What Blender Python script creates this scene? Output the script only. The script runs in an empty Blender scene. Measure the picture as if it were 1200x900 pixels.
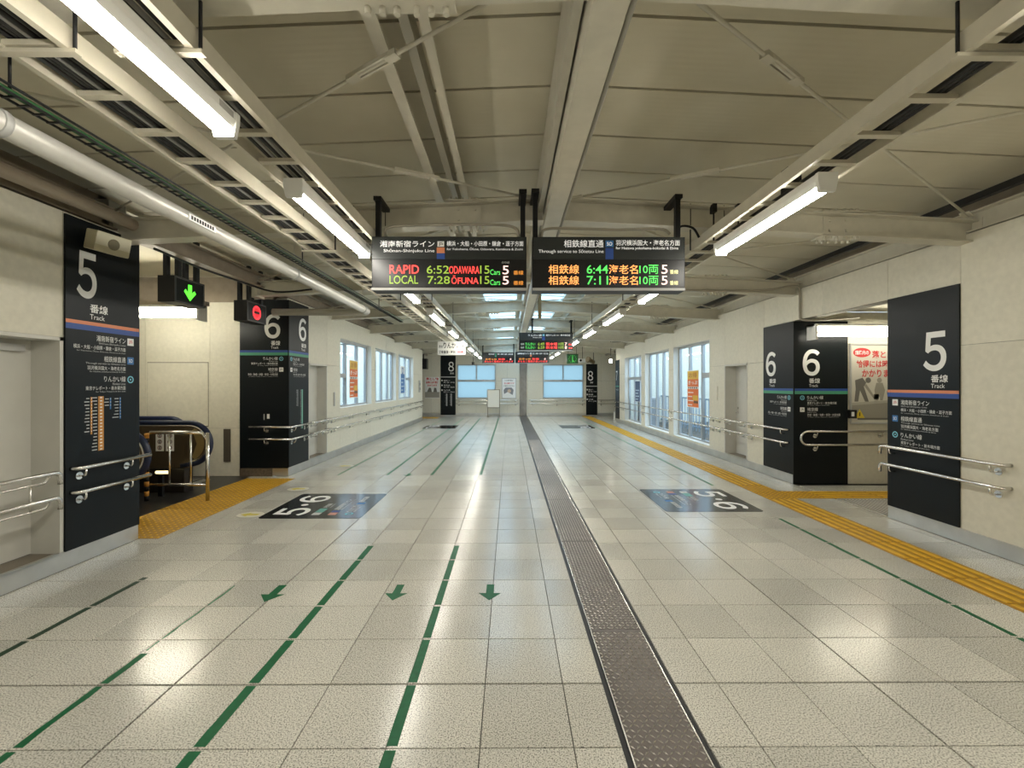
import bpy, math, random
from mathutils import Matrix, Vector
random.seed(7)
PI = math.pi
SC = bpy.context.scene
COL = SC.collection

# ------------------------------------------------------------------ camera, sky, exposure
F_PX, EYE = 515.0, 1.6
cam_d = bpy.data.cameras.new('camera')
cam = bpy.data.objects.new('camera', cam_d); COL.objects.link(cam)
cam_d.sensor_fit = 'HORIZONTAL'; cam_d.sensor_width = 36.0; cam_d.lens = 36.0 * F_PX / 1200.0
cam_d.clip_start = 0.05; cam_d.clip_end = 400
cam.location = (0, 0, EYE)
cam.rotation_euler = (PI / 2, 0, -0.0058)
SC.camera = cam
SC.view_settings.view_transform = 'Standard'
SC.view_settings.look = 'None'
SC.view_settings.gamma = 1.0
SC.view_settings.use_curve_mapping = False
SC.view_settings.exposure = 1.45
world = bpy.data.worlds.new('overcast_sky'); SC.world = world; world.use_nodes = True
bg = world.node_tree.nodes['Background']
bg.inputs[0].default_value = (0.64, 0.83, 1.0, 1); bg.inputs[1].default_value = 1.9
TUBE = 20.0            # brightness of the corridor lamps

# ------------------------------------------------------------------ materials
MATS = {}
def mat(name, col, rough=0.5, metal=0.0, var=0.0, scale=40.0, bump=0.0, emit=0.0, spec=0.5, coat=0.0, objvar=0.0, detail=4.0):
    if name in MATS: return MATS[name]
    m = bpy.data.materials.new(name); m.use_nodes = True
    nt = m.node_tree; b = nt.nodes['Principled BSDF']
    c = (col[0], col[1], col[2], 1)
    b.inputs['Base Color'].default_value = c
    b.inputs['Roughness'].default_value = rough; b.inputs['Metallic'].default_value = metal
    b.inputs['Specular IOR Level'].default_value = spec
    b.inputs['Coat Weight'].default_value = coat
    if emit:
        b.inputs['Emission Color'].default_value = c; b.inputs['Emission Strength'].default_value = emit
    last = None
    if var or bump:
        tc = nt.nodes.new('ShaderNodeNewGeometry')
        n = nt.nodes.new('ShaderNodeTexNoise'); n.inputs['Scale'].default_value = scale; n.inputs['Detail'].default_value = detail
        nt.links.new(tc.outputs['Position'], n.inputs['Vector'])
        if var:
            r = nt.nodes.new('ShaderNodeMapRange')
            r.inputs['From Min'].default_value = 0.3; r.inputs['From Max'].default_value = 0.7
            r.inputs['To Min'].default_value = 1 - var; r.inputs['To Max'].default_value = 1 + var
            nt.links.new(n.outputs['Fac'], r.inputs['Value'])
            mx = nt.nodes.new('ShaderNodeVectorMath'); mx.operation = 'SCALE'
            mx.inputs[0].default_value = col[:3]
            nt.links.new(r.outputs[0], mx.inputs['Scale'])
            last = mx.outputs[0]
        if bump:
            bp = nt.nodes.new('ShaderNodeBump'); bp.inputs['Strength'].default_value = bump; bp.inputs['Distance'].default_value = 0.01
            nt.links.new(n.outputs['Fac'], bp.inputs['Height']); nt.links.new(bp.outputs[0], b.inputs['Normal'])
    if objvar:
        oi = nt.nodes.new('ShaderNodeObjectInfo')
        r = nt.nodes.new('ShaderNodeMapRange'); r.inputs['To Min'].default_value = 1 - objvar; r.inputs['To Max'].default_value = 1 + objvar
        nt.links.new(oi.outputs['Random'], r.inputs['Value'])
        mx = nt.nodes.new('ShaderNodeVectorMath'); mx.operation = 'SCALE'
        if last: nt.links.new(last, mx.inputs[0])
        else: mx.inputs[0].default_value = col[:3]
        nt.links.new(r.outputs[0], mx.inputs['Scale']); last = mx.outputs[0]
    if last: nt.links.new(last, b.inputs['Base Color'])
    MATS[name] = m
    return m

def tile_material():
    m = bpy.data.materials.new('speckled_tile'); m.use_nodes = True
    nt = m.node_tree; N = nt.nodes; L = nt.links; b = N['Principled BSDF']
    g = N.new('ShaderNodeNewGeometry')
    def noise(scale, detail, rough=0.5):
        n = N.new('ShaderNodeTexNoise'); n.inputs['Scale'].default_value = scale; n.inputs['Detail'].default_value = detail
        n.inputs['Roughness'].default_value = rough
        L.new(g.outputs['Position'], n.inputs['Vector']); return n
    n1 = noise(150, 2); r1 = N.new('ShaderNodeValToRGB')
    r1.color_ramp.elements[0].position = 0.36; r1.color_ramp.elements[0].color = (0.22, 0.215, 0.19, 1)
    r1.color_ramp.elements[1].position = 0.50; r1.color_ramp.elements[1].color = (0.61, 0.59, 0.52, 1)
    e = r1.color_ramp.elements.new(0.66); e.color = (0.72, 0.70, 0.62, 1)
    L.new(n1.outputs['Fac'], r1.inputs[0])
    n2 = noise(1.1, 3); r2 = N.new('ShaderNodeMapRange')
    r2.inputs['From Min'].default_value = 0.3; r2.inputs['From Max'].default_value = 0.7
    r2.inputs['To Min'].default_value = 0.9; r2.inputs['To Max'].default_value = 1.06
    L.new(n2.outputs['Fac'], r2.inputs['Value'])
    oi = N.new('ShaderNodeObjectInfo'); r3 = N.new('ShaderNodeMapRange')
    r3.inputs['To Min'].default_value = 0.86; r3.inputs['To Max'].default_value = 1.06
    L.new(oi.outputs['Random'], r3.inputs['Value'])
    mu = N.new('ShaderNodeMath'); mu.operation = 'MULTIPLY'; L.new(r2.outputs[0], mu.inputs[0]); L.new(r3.outputs[0], mu.inputs[1])
    mx = N.new('ShaderNodeVectorMath'); mx.operation = 'SCALE'; L.new(r1.outputs[0], mx.inputs[0]); L.new(mu.outputs[0], mx.inputs['Scale'])
    L.new(mx.outputs[0], b.inputs['Base Color'])
    n3 = noise(3.0, 4); r4 = N.new('ShaderNodeMapRange'); r4.inputs['To Min'].default_value = 0.15; r4.inputs['To Max'].default_value = 0.25
    L.new(n3.outputs['Fac'], r4.inputs['Value']); L.new(r4.outputs[0], b.inputs['Roughness'])
    bp = N.new('ShaderNodeBump'); bp.inputs['Strength'].default_value = 0.04; bp.inputs['Distance'].default_value = 0.004
    L.new(n1.outputs['Fac'], bp.inputs['Height']); L.new(bp.outputs[0], b.inputs['Normal'])
    MATS['speckled_tile'] = m; return m

def deck_material():
    m = bpy.data.materials.new('roof_deck'); m.use_nodes = True
    nt = m.node_tree; N = nt.nodes; L = nt.links; b = N['Principled BSDF']; b.inputs['Roughness'].default_value = 0.6
    g = N.new('ShaderNodeNewGeometry')
    n = N.new('ShaderNodeTexNoise'); n.inputs['Scale'].default_value = 1.6; n.inputs['Detail'].default_value = 5
    L.new(g.outputs['Position'], n.inputs['Vector'])
    r = N.new('ShaderNodeValToRGB')
    r.color_ramp.elements[0].position = 0.3; r.color_ramp.elements[0].color = (0.55, 0.51, 0.385, 1)
    r.color_ramp.elements[1].position = 0.7; r.color_ramp.elements[1].color = (0.64, 0.60, 0.47, 1)
    L.new(n.outputs['Fac'], r.inputs[0]); L.new(r.outputs[0], b.inputs['Base Color'])
    w = N.new('ShaderNodeTexWave'); w.bands_direction = 'Y'; w.inputs['Scale'].default_value = 6.3; w.inputs['Distortion'].default_value = 0.0
    L.new(g.outputs['Position'], w.inputs['Vector'])
    bp = N.new('ShaderNodeBump'); bp.inputs['Strength'].default_value = 0.05; bp.inputs['Distance'].default_value = 0.01
    L.new(w.outputs['Fac'], bp.inputs['Height']); L.new(bp.outputs[0], b.inputs['Normal'])
    MATS['roof_deck'] = m; return m

def glass_material(name, tint, gloss=0.08):
    m = bpy.data.materials.new(name); m.use_nodes = True
    nt = m.node_tree; nt.nodes.clear()
    o = nt.nodes.new('ShaderNodeOutputMaterial'); mx = nt.nodes.new('ShaderNodeMixShader')
    t = nt.nodes.new('ShaderNodeBsdfTransparent'); t.inputs[0].default_value = (*tint, 1)
    g = nt.nodes.new('ShaderNodeBsdfGlossy'); g.inputs['Roughness'].default_value = 0.03
    mx.inputs[0].default_value = gloss
    nt.links.new(t.outputs[0], mx.inputs[1]); nt.links.new(g.outputs[0], mx.inputs[2]); nt.links.new(mx.outputs[0], o.inputs[0])
    MATS[name] = m; return m

def frosted_material():
    m = bpy.data.materials.new('frosted_glass'); m.use_nodes = True
    nt = m.node_tree; nt.nodes.clear()
    o = nt.nodes.new('ShaderNodeOutputMaterial'); mx = nt.nodes.new('ShaderNodeMixShader')
    t = nt.nodes.new('ShaderNodeBsdfTranslucent'); t.inputs[0].default_value = (0.45, 0.52, 0.53, 1)
    g = nt.nodes.new('ShaderNodeBsdfTransparent'); g.inputs[0].default_value = (0.27, 0.31, 0.315, 1)
    mx.inputs[0].default_value = 0.5
    nt.links.new(t.outputs[0], mx.inputs[1]); nt.links.new(g.outputs[0], mx.inputs[2]); nt.links.new(mx.outputs[0], o.inputs[0])
    MATS['frosted_glass'] = m; return m

M_TILE = tile_material(); M_DECK = deck_material()
M_GLASS = glass_material('window_glass', (0.93, 0.97, 1.0)); M_FROST = frosted_material()
M_GROUT = mat('grout', (0.055, 0.052, 0.045), 0.9)
M_WALL = mat('cream_wall_panel', (0.66, 0.63, 0.52), 0.55, var=0.05, scale=18, objvar=0.03)
M_WBACK = mat('wall_joint', (0.22, 0.21, 0.17), 0.8)
M_STEEL = mat('painted_steel', (0.58, 0.55, 0.45), 0.45, var=0.06, scale=9)
M_STEELB = mat('brown_steel', (0.30, 0.25, 0.19), 0.5, var=0.12, scale=7)
M_RACK = mat('rack_steel', (0.60, 0.56, 0.45), 0.42, var=0.04, scale=12)
M_BLACK = mat('black_metal', (0.006, 0.006, 0.007), 0.45, spec=0.35)
M_PANEL = mat('black_sign_panel', (0.0055, 0.008, 0.0095), 0.36, var=0.05, scale=3, spec=0.22)
M_CHROME = mat('stainless', (0.72, 0.71, 0.68), 0.22, 1.0)
M_BRUSH = mat('brushed_stainless', (0.62, 0.62, 0.60), 0.38, 1.0, var=0.08, scale=5)
M_WHITE = mat('white_print', (0.82, 0.82, 0.80), 0.5)
M_GREYT = mat('grey_print', (0.55, 0.56, 0.55), 0.5)
M_ORANGE = mat('orange_print', (0.70, 0.24, 0.11), 0.45)
M_BLUE = mat('blue_print', (0.02, 0.07, 0.30), 0.45)
M_BLUE2 = mat('light_blue_print', (0.03, 0.16, 0.42), 0.45)
M_CYAN = mat('cyan_print', (0.20, 0.55, 0.66), 0.45)
M_TEAL = mat('green_band_print', (0.06, 0.30, 0.17), 0.45)
M_RED = mat('red_print', (0.60, 0.05, 0.05), 0.5)
M_YEL = mat('yellow_tactile', (0.66, 0.385, 0.014), 0.55, var=0.10, scale=14, objvar=0.05)
M_GREEN = mat('green_tape', (0.003, 0.105, 0.036), 0.5, spec=0.3, var=0.15, scale=30)
M_GREENW = mat('worn_green_tape', (0.045, 0.17, 0.085), 0.6, spec=0.3, var=0.35, scale=25)
M_DKGREEN = mat('dirty_green_tape', (0.012, 0.042, 0.018), 0.6, var=0.3, scale=20)
M_LAMP = mat('lamp_tube', (1.0, 0.955, 0.85), 0.5, emit=TUBE)
M_LAMPW = mat('lamp_white', (0.85, 0.85, 0.82), 0.4)
M_GREYM = mat('grey_metal', (0.42, 0.42, 0.40), 0.45)
M_DOOR = mat('door_grey', (0.58, 0.57, 0.52), 0.45, var=0.03, scale=6)
M_HEAD = mat('board_header', (0.026, 0.030, 0.029), 0.34, spec=0.4)
M_SCREEN = mat('led_screen', (0.006, 0.006, 0.007), 0.3)
M_FRAMEW = mat('window_frame_alu', (0.40, 0.41, 0.41), 0.4, 0.3)
def led(name, c, s): return mat(name, c, 0.5, emit=s)
L_RED = led('led_red', (1.0, 0.06, 0.05), 0.63); L_GRN = led('led_green', (0.10, 0.75, 0.12), 0.38)
L_OLV = led('led_olive', (0.28, 0.42, 0.05), 0.32); L_ORG = led('led_orange', (1.0, 0.36, 0.10), 0.55)
L_DOR = led('led_dim_orange', (0.75, 0.28, 0.04), 0.34); L_PINK = led('led_pink', (1.0, 0.62, 0.55), 0.50)
L_SGRN = led('sign_green', (0.10, 1.0, 0.04), 0.67); L_SRED = led('sign_red', (1.0, 0.03, 0.04), 0.71)
M_HEADGLOW = mat('header_print', (0.85,0.85,0.83), 0.5, emit=0.16)  # faint glow added to brighten the white header lettering
L_YEL = led('led_yellow', (0.8, 0.75, 0.35), 0.38)

ORD = ['first','second','third','fourth','fifth','sixth','seventh','eighth','ninth','tenth','eleventh','twelfth']
# ------------------------------------------------------------------ building helpers
def wmat(o):
    m = Matrix.Identity(4)
    while o is not None:
        m = o.matrix_basis @ m if o.parent is None else (o.matrix_parent_inverse @ o.matrix_basis) @ m
        o = o.parent
    return m
def link(o, parent=None):
    COL.objects.link(o)
    if parent is not None:
        o.parent = parent; o.matrix_parent_inverse = wmat(parent).inverted()
    return o
def tag(o, label=None, cat=None, group=None, kind=None):
    if label: o['label'] = label
    if cat: o['category'] = cat
    if group: o['group'] = group
    if kind: o['kind'] = kind
    return o
def thing(name, loc, label, cat, group=None):
    o = bpy.data.objects.new(name, None); o.location = loc; o.empty_display_size = 0.1
    COL.objects.link(o); return tag(o, label, cat, group)

class MB:
    def __init__(s): s.v = []; s.f = []; s.sm = []
    def add(s, vs, fs, smooth=False):
        k = len(s.v); s.v += [tuple(p) for p in vs]
        for f in fs: s.f.append([i + k for i in f]); s.sm.append(smooth)
        return s
    def box(s, x0, x1, y0, y1, z0, z1):
        if x1 < x0: x0, x1 = x1, x0
        if y1 < y0: y0, y1 = y1, y0
        if z1 < z0: z0, z1 = z1, z0
        vs = [(x0,y0,z0),(x1,y0,z0),(x1,y1,z0),(x0,y1,z0),(x0,y0,z1),(x1,y0,z1),(x1,y1,z1),(x0,y1,z1)]
        return s.add(vs, [[3,2,1,0],[4,5,6,7],[0,1,5,4],[1,2,6,5],[2,3,7,6],[3,0,4,7]])
    def cbox(s, x0, x1, y0, y1, z0, z1, c):            # box with chamfered top edges
        vs = [(x0,y0,z0),(x1,y0,z0),(x1,y1,z0),(x0,y1,z0),(x0,y0,z1-c),(x1,y0,z1-c),(x1,y1,z1-c),(x0,y1,z1-c),
              (x0+c,y0+c,z1),(x1-c,y0+c,z1),(x1-c,y1-c,z1),(x0+c,y1-c,z1)]
        fs = [[3,2,1,0],[0,1,5,4],[1,2,6,5],[2,3,7,6],[3,0,4,7],[4,5,9,8],[5,6,10,9],[6,7,11,10],[7,4,8,11],[8,9,10,11]]
        return s.add(vs, fs)
    def fbox(s, fr, u0, u1, v0, v1, n0, n1):            # box in a frame
        vs = [fr.p(u,v,n) for n in (n0,n1) for (u,v) in ((u0,v0),(u1,v0),(u1,v1),(u0,v1))]
        return s.add(vs, [[3,2,1,0],[4,5,6,7],[0,1,5,4],[1,2,6,5],[2,3,7,6],[3,0,4,7]])
    def poly(s, fr, pts, n0, n1):                       # extruded outline in a frame
        k = len(pts); vs = [fr.p(u,v,n0) for u,v in pts] + [fr.p(u,v,n1) for u,v in pts]
        fs = [list(range(k))[::-1], list(range(k,2*k))] + [[i,(i+1)%k,(i+1)%k+k,i+k] for i in range(k)]
        return s.add(vs, fs)
    def bar(s, a, b, w, h, up=(0,0,1)):                 # rectangular bar between points
        a = Vector(a); b = Vector(b); d = (b-a).normalized(); up = Vector(up)
        sx = d.cross(up).normalized(); uz = sx.cross(d).normalized()
        vs = []
        for p in (a,b):
            for i,j in ((-1,-1),(1,-1),(1,1),(-1,1)): vs.append(p + sx*i*w/2 + uz*j*h/2)
        return s.add(vs, [[3,2,1,0],[4,5,6,7],[0,1,5,4],[1,2,6,5],[2,3,7,6],[3,0,4,7]])
    def prof(s, pts, a, b, up=(0,0,1)):                 # closed profile (x side, y up) swept a->b
        a = Vector(a); b = Vector(b); d = (b-a).normalized(); sx = d.cross(Vector(up)).normalized(); uz = sx.cross(d).normalized()
        k = len(pts); vs = [p + sx*i + uz*j for p in (a,b) for i,j in pts]
        fs = [[i,(i+1)%k,(i+1)%k+k,i+k] for i in range(k)] + [list(range(k))[::-1], list(range(k,2*k))]
        return s.add(vs, fs)
    def tube(s, path, r, n=10, cap=True, flat=1.0):
        P = [Vector(p) for p in path]; k = len(P)
        T = []
        for i in range(k):
            t = (P[min(i+1,k-1)] - P[max(i-1,0)])
            T.append(t.normalized())
        ref = Vector((0,0,1)) if abs(T[0].z) < 0.9 else Vector((1,0,0))
        nx = T[0].cross(ref).normalized(); vs = []
        for i in range(k):
            nx = (nx - T[i]*nx.dot(T[i])).normalized(); ny = nx.cross(T[i])
            for j in range(n):
                a = 2*PI*j/n; vs.append(P[i] + nx*math.cos(a)*r + ny*math.sin(a)*r*flat)
        fs = [[i*n+j, i*n+(j+1)%n, (i+1)*n+(j+1)%n, (i+1)*n+j] for i in range(k-1) for j in range(n)]
        s.add(vs, fs, True)
        if cap:
            b = len(s.v) - k*n
            s.f.append([b+j for j in range(n)][::-1]); s.sm.append(False)
            s.f.append([b+(k-1)*n+j for j in range(n)]); s.sm.append(False)
        return s
    def cyl(s, a, b, r, n=12): return s.tube([a,b], r, n)
    def disc(s, fr, u, v, r, n0, n1, k=20):
        return s.poly(fr, [(u+r*math.cos(2*PI*i/k), v+r*math.sin(2*PI*i/k)) for i in range(k)], n0, n1)
    def ring(s, fr, u, v, r0, r1, n0, n1, k=24, ru=1.0):
        vs = []
        for n in (n0,n1):
            for r in (r0,r1):
                vs += [fr.p(u+ru*r*math.cos(2*PI*i/k), v+r*math.sin(2*PI*i/k), n) for i in range(k)]
        fs = []
        for i in range(k):
            j = (i+1)%k
            fs += [[2*k+i,3*k+i,3*k+j,2*k+j],[i,j,k+j,k+i],[k+i,k+j,3*k+j,3*k+i],[i,2*k+i,2*k+j,j]]
        return s.add(vs, fs)
    def mesh(s, name):
        m = bpy.data.meshes.new(name); m.from_pydata(s.v, [], s.f)
        m.polygons.foreach_set('use_smooth', s.sm); m.update(); return m
    def build(s, name, mt, parent=None):
        m = s.mesh(name); m.materials.append(mt)
        return link(bpy.data.objects.new(name, m), parent)

class Frame:
    def __init__(s, o, U, V): s.o = Vector(o); s.U = Vector(U); s.V = Vector(V); s.N = s.U.cross(s.V)
    def p(s, u, v, n=0): return s.o + s.U*u + s.V*v + s.N*n
    def mat(s, u, v, n, su, sv):
        m = Matrix.Identity(4); o = s.p(u,v,n)
        for i in range(3): m[i][0] = s.U[i]*su; m[i][1] = s.V[i]*sv; m[i][2] = s.N[i]; m[i][3] = o[i]
        return m
def F_left(y, x=-3.84): return Frame((x,y,0),(0,1,0),(0,0,1))        # faces +X, u runs along +Y
def F_right(y, x=4.54): return Frame((x,y,0),(0,-1,0),(0,0,1))       # faces -X, u runs along -Y
def F_front(x, y): return Frame((x,y,0),(1,0,0),(0,0,1))             # faces the camera end

TXT = {}
def text(fr, s, u0, v0, u1, v1, mt, parent, n=0.002, bold=0.0, name='lettering'):
    key = (s, mt.name, bold)
    if key not in TXT:
        c = bpy.data.curves.new('t', 'FONT'); c.body = s; c.resolution_u = 3 if len(s) > 2 else 8; c.offset = bold
        o = bpy.data.objects.new('t', c); COL.objects.link(o)
        dg = bpy.context.evaluated_depsgraph_get()
        m = bpy.data.meshes.new_from_object(o.evaluated_get(dg))
        bpy.data.objects.remove(o); bpy.data.curves.remove(c)
        xs = [v.co.x for v in m.vertices]; ys = [v.co.y for v in m.vertices]
        x0, x1, y0, y1 = min(xs), max(xs), min(ys), max(ys)
        for v in m.vertices: v.co = ((v.co.x-x0)/(x1-x0), (v.co.y-y0)/max(y1-y0,1e-6), 0)
        m.materials.clear(); m.materials.append(mt); m.name = 'lettering'
        TXT[key] = m
    o = bpy.data.objects.new(name, TXT[key]); o.matrix_basis = fr.mat(u0, v0, n, u1-u0, v1-v0)
    return link(o, parent)
def plate(fr, u0, u1, v0, v1, mt, parent, name, n0=0.0, n1=0.0015):
    return MB().fbox(fr, u0, u1, v0, v1, n0, n1).build(name, mt, parent)

# ------------------------------------------------------------------ floor
TP = 0.414
XJ = [-1.786 + TP*k for k in range(-5, 16)]
YJ0 = 2.347
DR0, DR1 = 0.498, 0.883                     # joint cover strip in the floor
TX0, TX1 = XJ[18], XJ[19]                   # column of tactile tiles (3.596..4.01)
XL, XR_, YEND = -3.84, 4.54, 22.0
floor = MB().box(-9.5, 9.5, -5.2, 22.2, -0.2, -0.012).build('floor', M_GROUT)
tag(floor, 'pale speckled stone tile floor of the concourse with dark joints', 'floor', kind='structure')
tiles = []
for k in range(-18, 50):
    y0 = YJ0 + TP*k; y1 = min(y0+TP, YEND)
    gy0 = 0.006 if k == 0 else 0.0026; gy1 = 0.006 if k == -1 else 0.0026
    if y1 - y0 < 0.05: continue
    xs = [x for x in XJ if XL < x < XR_]; xs = [XL] + xs + [XR_]
    for a, b in zip(xs, xs[1:]):
        if abs(a-TX0) < 0.01 and y0 > 0.6: continue
        if a < DR0 < b: b = DR0
        elif a < DR1 < b: a = DR1
        elif a >= DR0 and b <= DR1: continue
        ga = 0.005 if min(abs(a+1.786), abs(a-XJ[14])) < 0.01 else 0.0022
        gb = 0.005 if min(abs(b+1.786), abs(b-XJ[14])) < 0.01 else 0.0022
        if b - a < 0.03: continue
        tiles.append((k, a+ga, b-gb, y0+gy0, y1-gy1))
near = sorted([t for t in tiles if t[0] >= -2], key=lambda t: (t[3], abs(t[1])))[:296]
nearset = set(near); rest = MB()
TM = {}
for t in tiles:
    k, a, b, c, d = t
    if t in nearset:
        key = (round(b-a, 4), round(d-c, 4))
        if key not in TM:
            m = MB().cbox(0, b-a, 0, d-c, -0.012, 0, 0.0012).mesh('tile'); m.materials.append(M_TILE); TM[key] = m
        o = bpy.data.objects.new('tile', TM[key]); o.location = (a, c, random.uniform(-0.0004, 0.0004)); link(o, floor)
    else: rest.box(a, b, c, d, -0.012, 0)
# passages right of the corridor
for i in range(11):
    for j in range(5):
        rest.box(4.57+i*TP+0.002, 4.57+(i+1)*TP-0.002, 4.83+j*TP+0.002, 4.83+(j+1)*TP-0.002, -0.012, 0)
tag(rest.build('tile_field', M_TILE, floor), kind='stuff')

# joint cover strip
jc = thing('expansion_joint_cover', (0.69, 10, 0), 'long steel checker plate strip set into the tiled floor', 'floor plate')
yy = -2.0; SEG = []
while yy < YEND: SEG.append((yy, min(yy+1.62, YEND))); yy += 1.62
def lug_mesh():
    mb = MB()
    for i in range(12):
        for j in range(52):
            cx = DR0 + 0.044 + i*0.027; cy = 0.016 + j*0.0306
            s = 1 if (i+j) % 2 else -1
            a = 0.0135; w = 0.0048; dx, dy = a*0.72, a*0.72*s
            px, py = -dy/a*w, dx/a*w
            mb.add([(cx-dx,cy-dy,0.0002),(cx+px,cy+py,0.0002),(cx+dx,cy+dy,0.0002),(cx-px,cy-py,0.0002),(cx,cy,0.0055)],
                   [[0,3,4],[3,2,4],[2,1,4],[1,0,4]])
    return mb
LUG = lug_mesh()
M_PLATE = mat('checker_plate', (0.115, 0.10, 0.09), 0.42, 0.8, var=0.1, scale=4)
lm = LUG.mesh('raised_pattern'); lm.materials.append(mat('plate_lug', (0.50, 0.47, 0.43), 0.3, 1.0))
MB().box(DR0+0.001, DR1-0.001, -2.0, YEND, -0.0125, -0.006).build('channel', M_BLACK, jc)
for a, b in SEG:
    o = MB().box(DR0+0.026, DR1-0.026, a+0.002, b-0.002, -0.006, 0.0).build('plate', M_PLATE, jc)
    for xx in (DR0+0.026, DR1-0.032): MB().box(xx, xx+0.006, a+0.002, b-0.002, -0.006, 0.002).build('edge_strip', M_CHROME, o)
    if 1.0 < b < 14:
        q = bpy.data.objects.new('raised_pattern', lm); q.location = (0, a+0.002, 0); link(q, o); q['kind'] = 'stuff'

# tactile paving
def bar_tile():
    mb = MB().box(0.002, TP-0.002, 0.002, TP-0.002, -0.012, 0.001)
    for i in range(4):
        x = 0.055 + i*0.1
        mb.cbox(x-0.021, x+0.021, 0.012, TP-0.012, 0.001, 0.007, 0.004)
    return mb
def dot_tile(n=6):
    mb = MB().box(0.002, TP-0.002, 0.002, TP-0.002, -0.012, 0.001)
    for i in range(n):
        for j in range(n):
            x = (i+0.5)*TP/n; y = (j+0.5)*TP/n; r = 0.016
            vs = [(x+rr*math.cos(PI/3*q), y+rr*math.sin(PI/3*q), z) for rr, z in ((r,0.001),(r*0.65,0.006)) for q in range(6)]
            mb.add(vs, [[q,(q+1)%6,(q+1)%6+6,q+6] for q in range(6)] + [[6,7,8,9,10,11]], True)
    return mb
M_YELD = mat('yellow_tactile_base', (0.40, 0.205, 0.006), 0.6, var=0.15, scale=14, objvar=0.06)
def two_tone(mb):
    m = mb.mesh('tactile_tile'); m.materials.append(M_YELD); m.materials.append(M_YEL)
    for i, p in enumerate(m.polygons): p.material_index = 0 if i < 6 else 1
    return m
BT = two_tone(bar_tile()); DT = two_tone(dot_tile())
BTX = MB(); bt = bar_tile(); BTX.v = [(v[1], v[0], v[2]) for v in bt.v]; BTX.f = [f[::-1] for f in bt.f]; BTX.sm = bt.sm
BTXm = two_tone(BTX)
tp = thing('tactile_paving', (3.8, 6, 0), 'yellow ribbed tactile paving strip running beside the right-hand handrail wall', 'tactile paving')
tp['label'] = 'long yellow ribbed tactile paving strip with a branch into the side passage'
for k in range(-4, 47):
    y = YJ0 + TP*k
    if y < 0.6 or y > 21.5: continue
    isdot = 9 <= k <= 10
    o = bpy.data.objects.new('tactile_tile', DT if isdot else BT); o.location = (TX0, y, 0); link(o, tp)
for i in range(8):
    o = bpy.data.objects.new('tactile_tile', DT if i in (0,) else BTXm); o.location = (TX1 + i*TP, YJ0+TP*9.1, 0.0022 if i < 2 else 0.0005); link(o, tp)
tl = thing('tactile_paving', (-4.0, 6, 0), 'wide yellow dotted tactile paving patch in front of the escalators', 'tactile paving')
for i in range(2):
    for j in range(7):
        o = bpy.data.objects.new('tactile_tile', DT); o.location = (-4.455 + i*0.414, 4.565 + j*0.414, 0.0015); link(o, tl)
te = thing('tactile_paving', (-3.4, 20.5, 0), 'small yellow tactile patch by the far track 8 panel', 'tactile paving')
for i in range(3):
    for j in range(2):
        o = bpy.data.objects.new('tactile_tile', DT); o.location = (-4.6 + i*TP, 20.4 + j*TP, 0.002); link(o, te)

# passage floor left: dark landing
tag(MB().box(-9.3, -4.46, 4.57, 7.64, -0.012, 0.0).build('floor_landing', mat('landing_plate', (0.035, 0.033, 0.030), 0.3, 0.4, var=0.2, scale=6)),
    'dark metal landing floor of the escalator passage', 'floor', kind='structure')
tag(MB().box(-4.46, -3.84, 4.57, 7.64, -0.012, 0.0).build('floor_strip', M_TILE), 'tile strip under the yellow dotted paving', 'floor', kind='structure')
tag(MB().box(-9.3, -3.84, 19.4, 22.0, -0.012, 0.0).build('floor_side', M_TILE), 'tile floor of the far side passage', 'floor', kind='structure')
tag(MB().box(4.54, 9.3, 18.75, 22.0, -0.012, 0.0).build('floor_recess', M_TILE), 'tile floor of the far recess', 'floor', kind='structure')

# green floor lines
def floor_line(x, y0, y1, w, mt, label, worn=0.0):
    mb = MB(); k = math.floor((y0-YJ0)/TP)
    while YJ0 + TP*k < y1:
        a = max(y0, YJ0+TP*k+0.012); b = min(y1, YJ0+TP*(k+1)-0.012); k += 1
        if b-a < 0.03: continue
        n = 5; pl = []; pr = []
        for i in range(n+1):
            yv = a + (b-a)*i/n
            ww = w*(1 - worn*random.random())
            pl.append((x + random.uniform(-1,1)*0.002, yv)); pr.append((x+ww, yv))
        for i in range(n):
            vs = [(pl[i][0],pl[i][1],0.0012),(pr[i][0],pr[i][1],0.0012),(pr[i+1][0],pr[i+1][1],0.0012),(pl[i+1][0],pl[i+1][1],0.0012)]
            vs += [(p[0],p[1],0.0003) for p in vs]
            mb.add(vs, [[0,1,2,3],[4,5,1,0],[5,6,2,1],[6,7,3,2],[7,4,0,3]])
    return tag(mb.build('floor_line', mt), label, 'floor marking', 'green tape lines on the floor tiles')
floor_line(-1.395, 0.9, 4.35, 0.055, M_GREEN, 'bold green tape line on the tiles, the widest and cleanest one')
floor_line(-0.545, 0.9, 4.35, 0.05, M_GREEN, 'green tape line on the tiles next to the steel floor strip, near half')
floor_line(-2.185, 0.9, 2.62, 0.045, M_GREEN, 'ragged green tape line broken at each tile joint', 0.25)
floor_line(-2.185, 2.65, 3.5, 0.02, M_GREENW, 'almost worn away thin green tape line along a tile joint', 0.6)
floor_line(-3.03, 1.8, 3.65, 0.045, M_DKGREEN, 'dirty dark green tape line close to the left door wall')
floor_line(3.19, 1.2, 5.2, 0.04, M_GREEN, 'green tape line beside the yellow ribbed paving, up to the floor sign')
floor_line(3.19, 6.9, 20.5, 0.04, M_GREENW, 'long faded green tape line beside the yellow ribbed paving beyond the floor sign')
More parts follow.
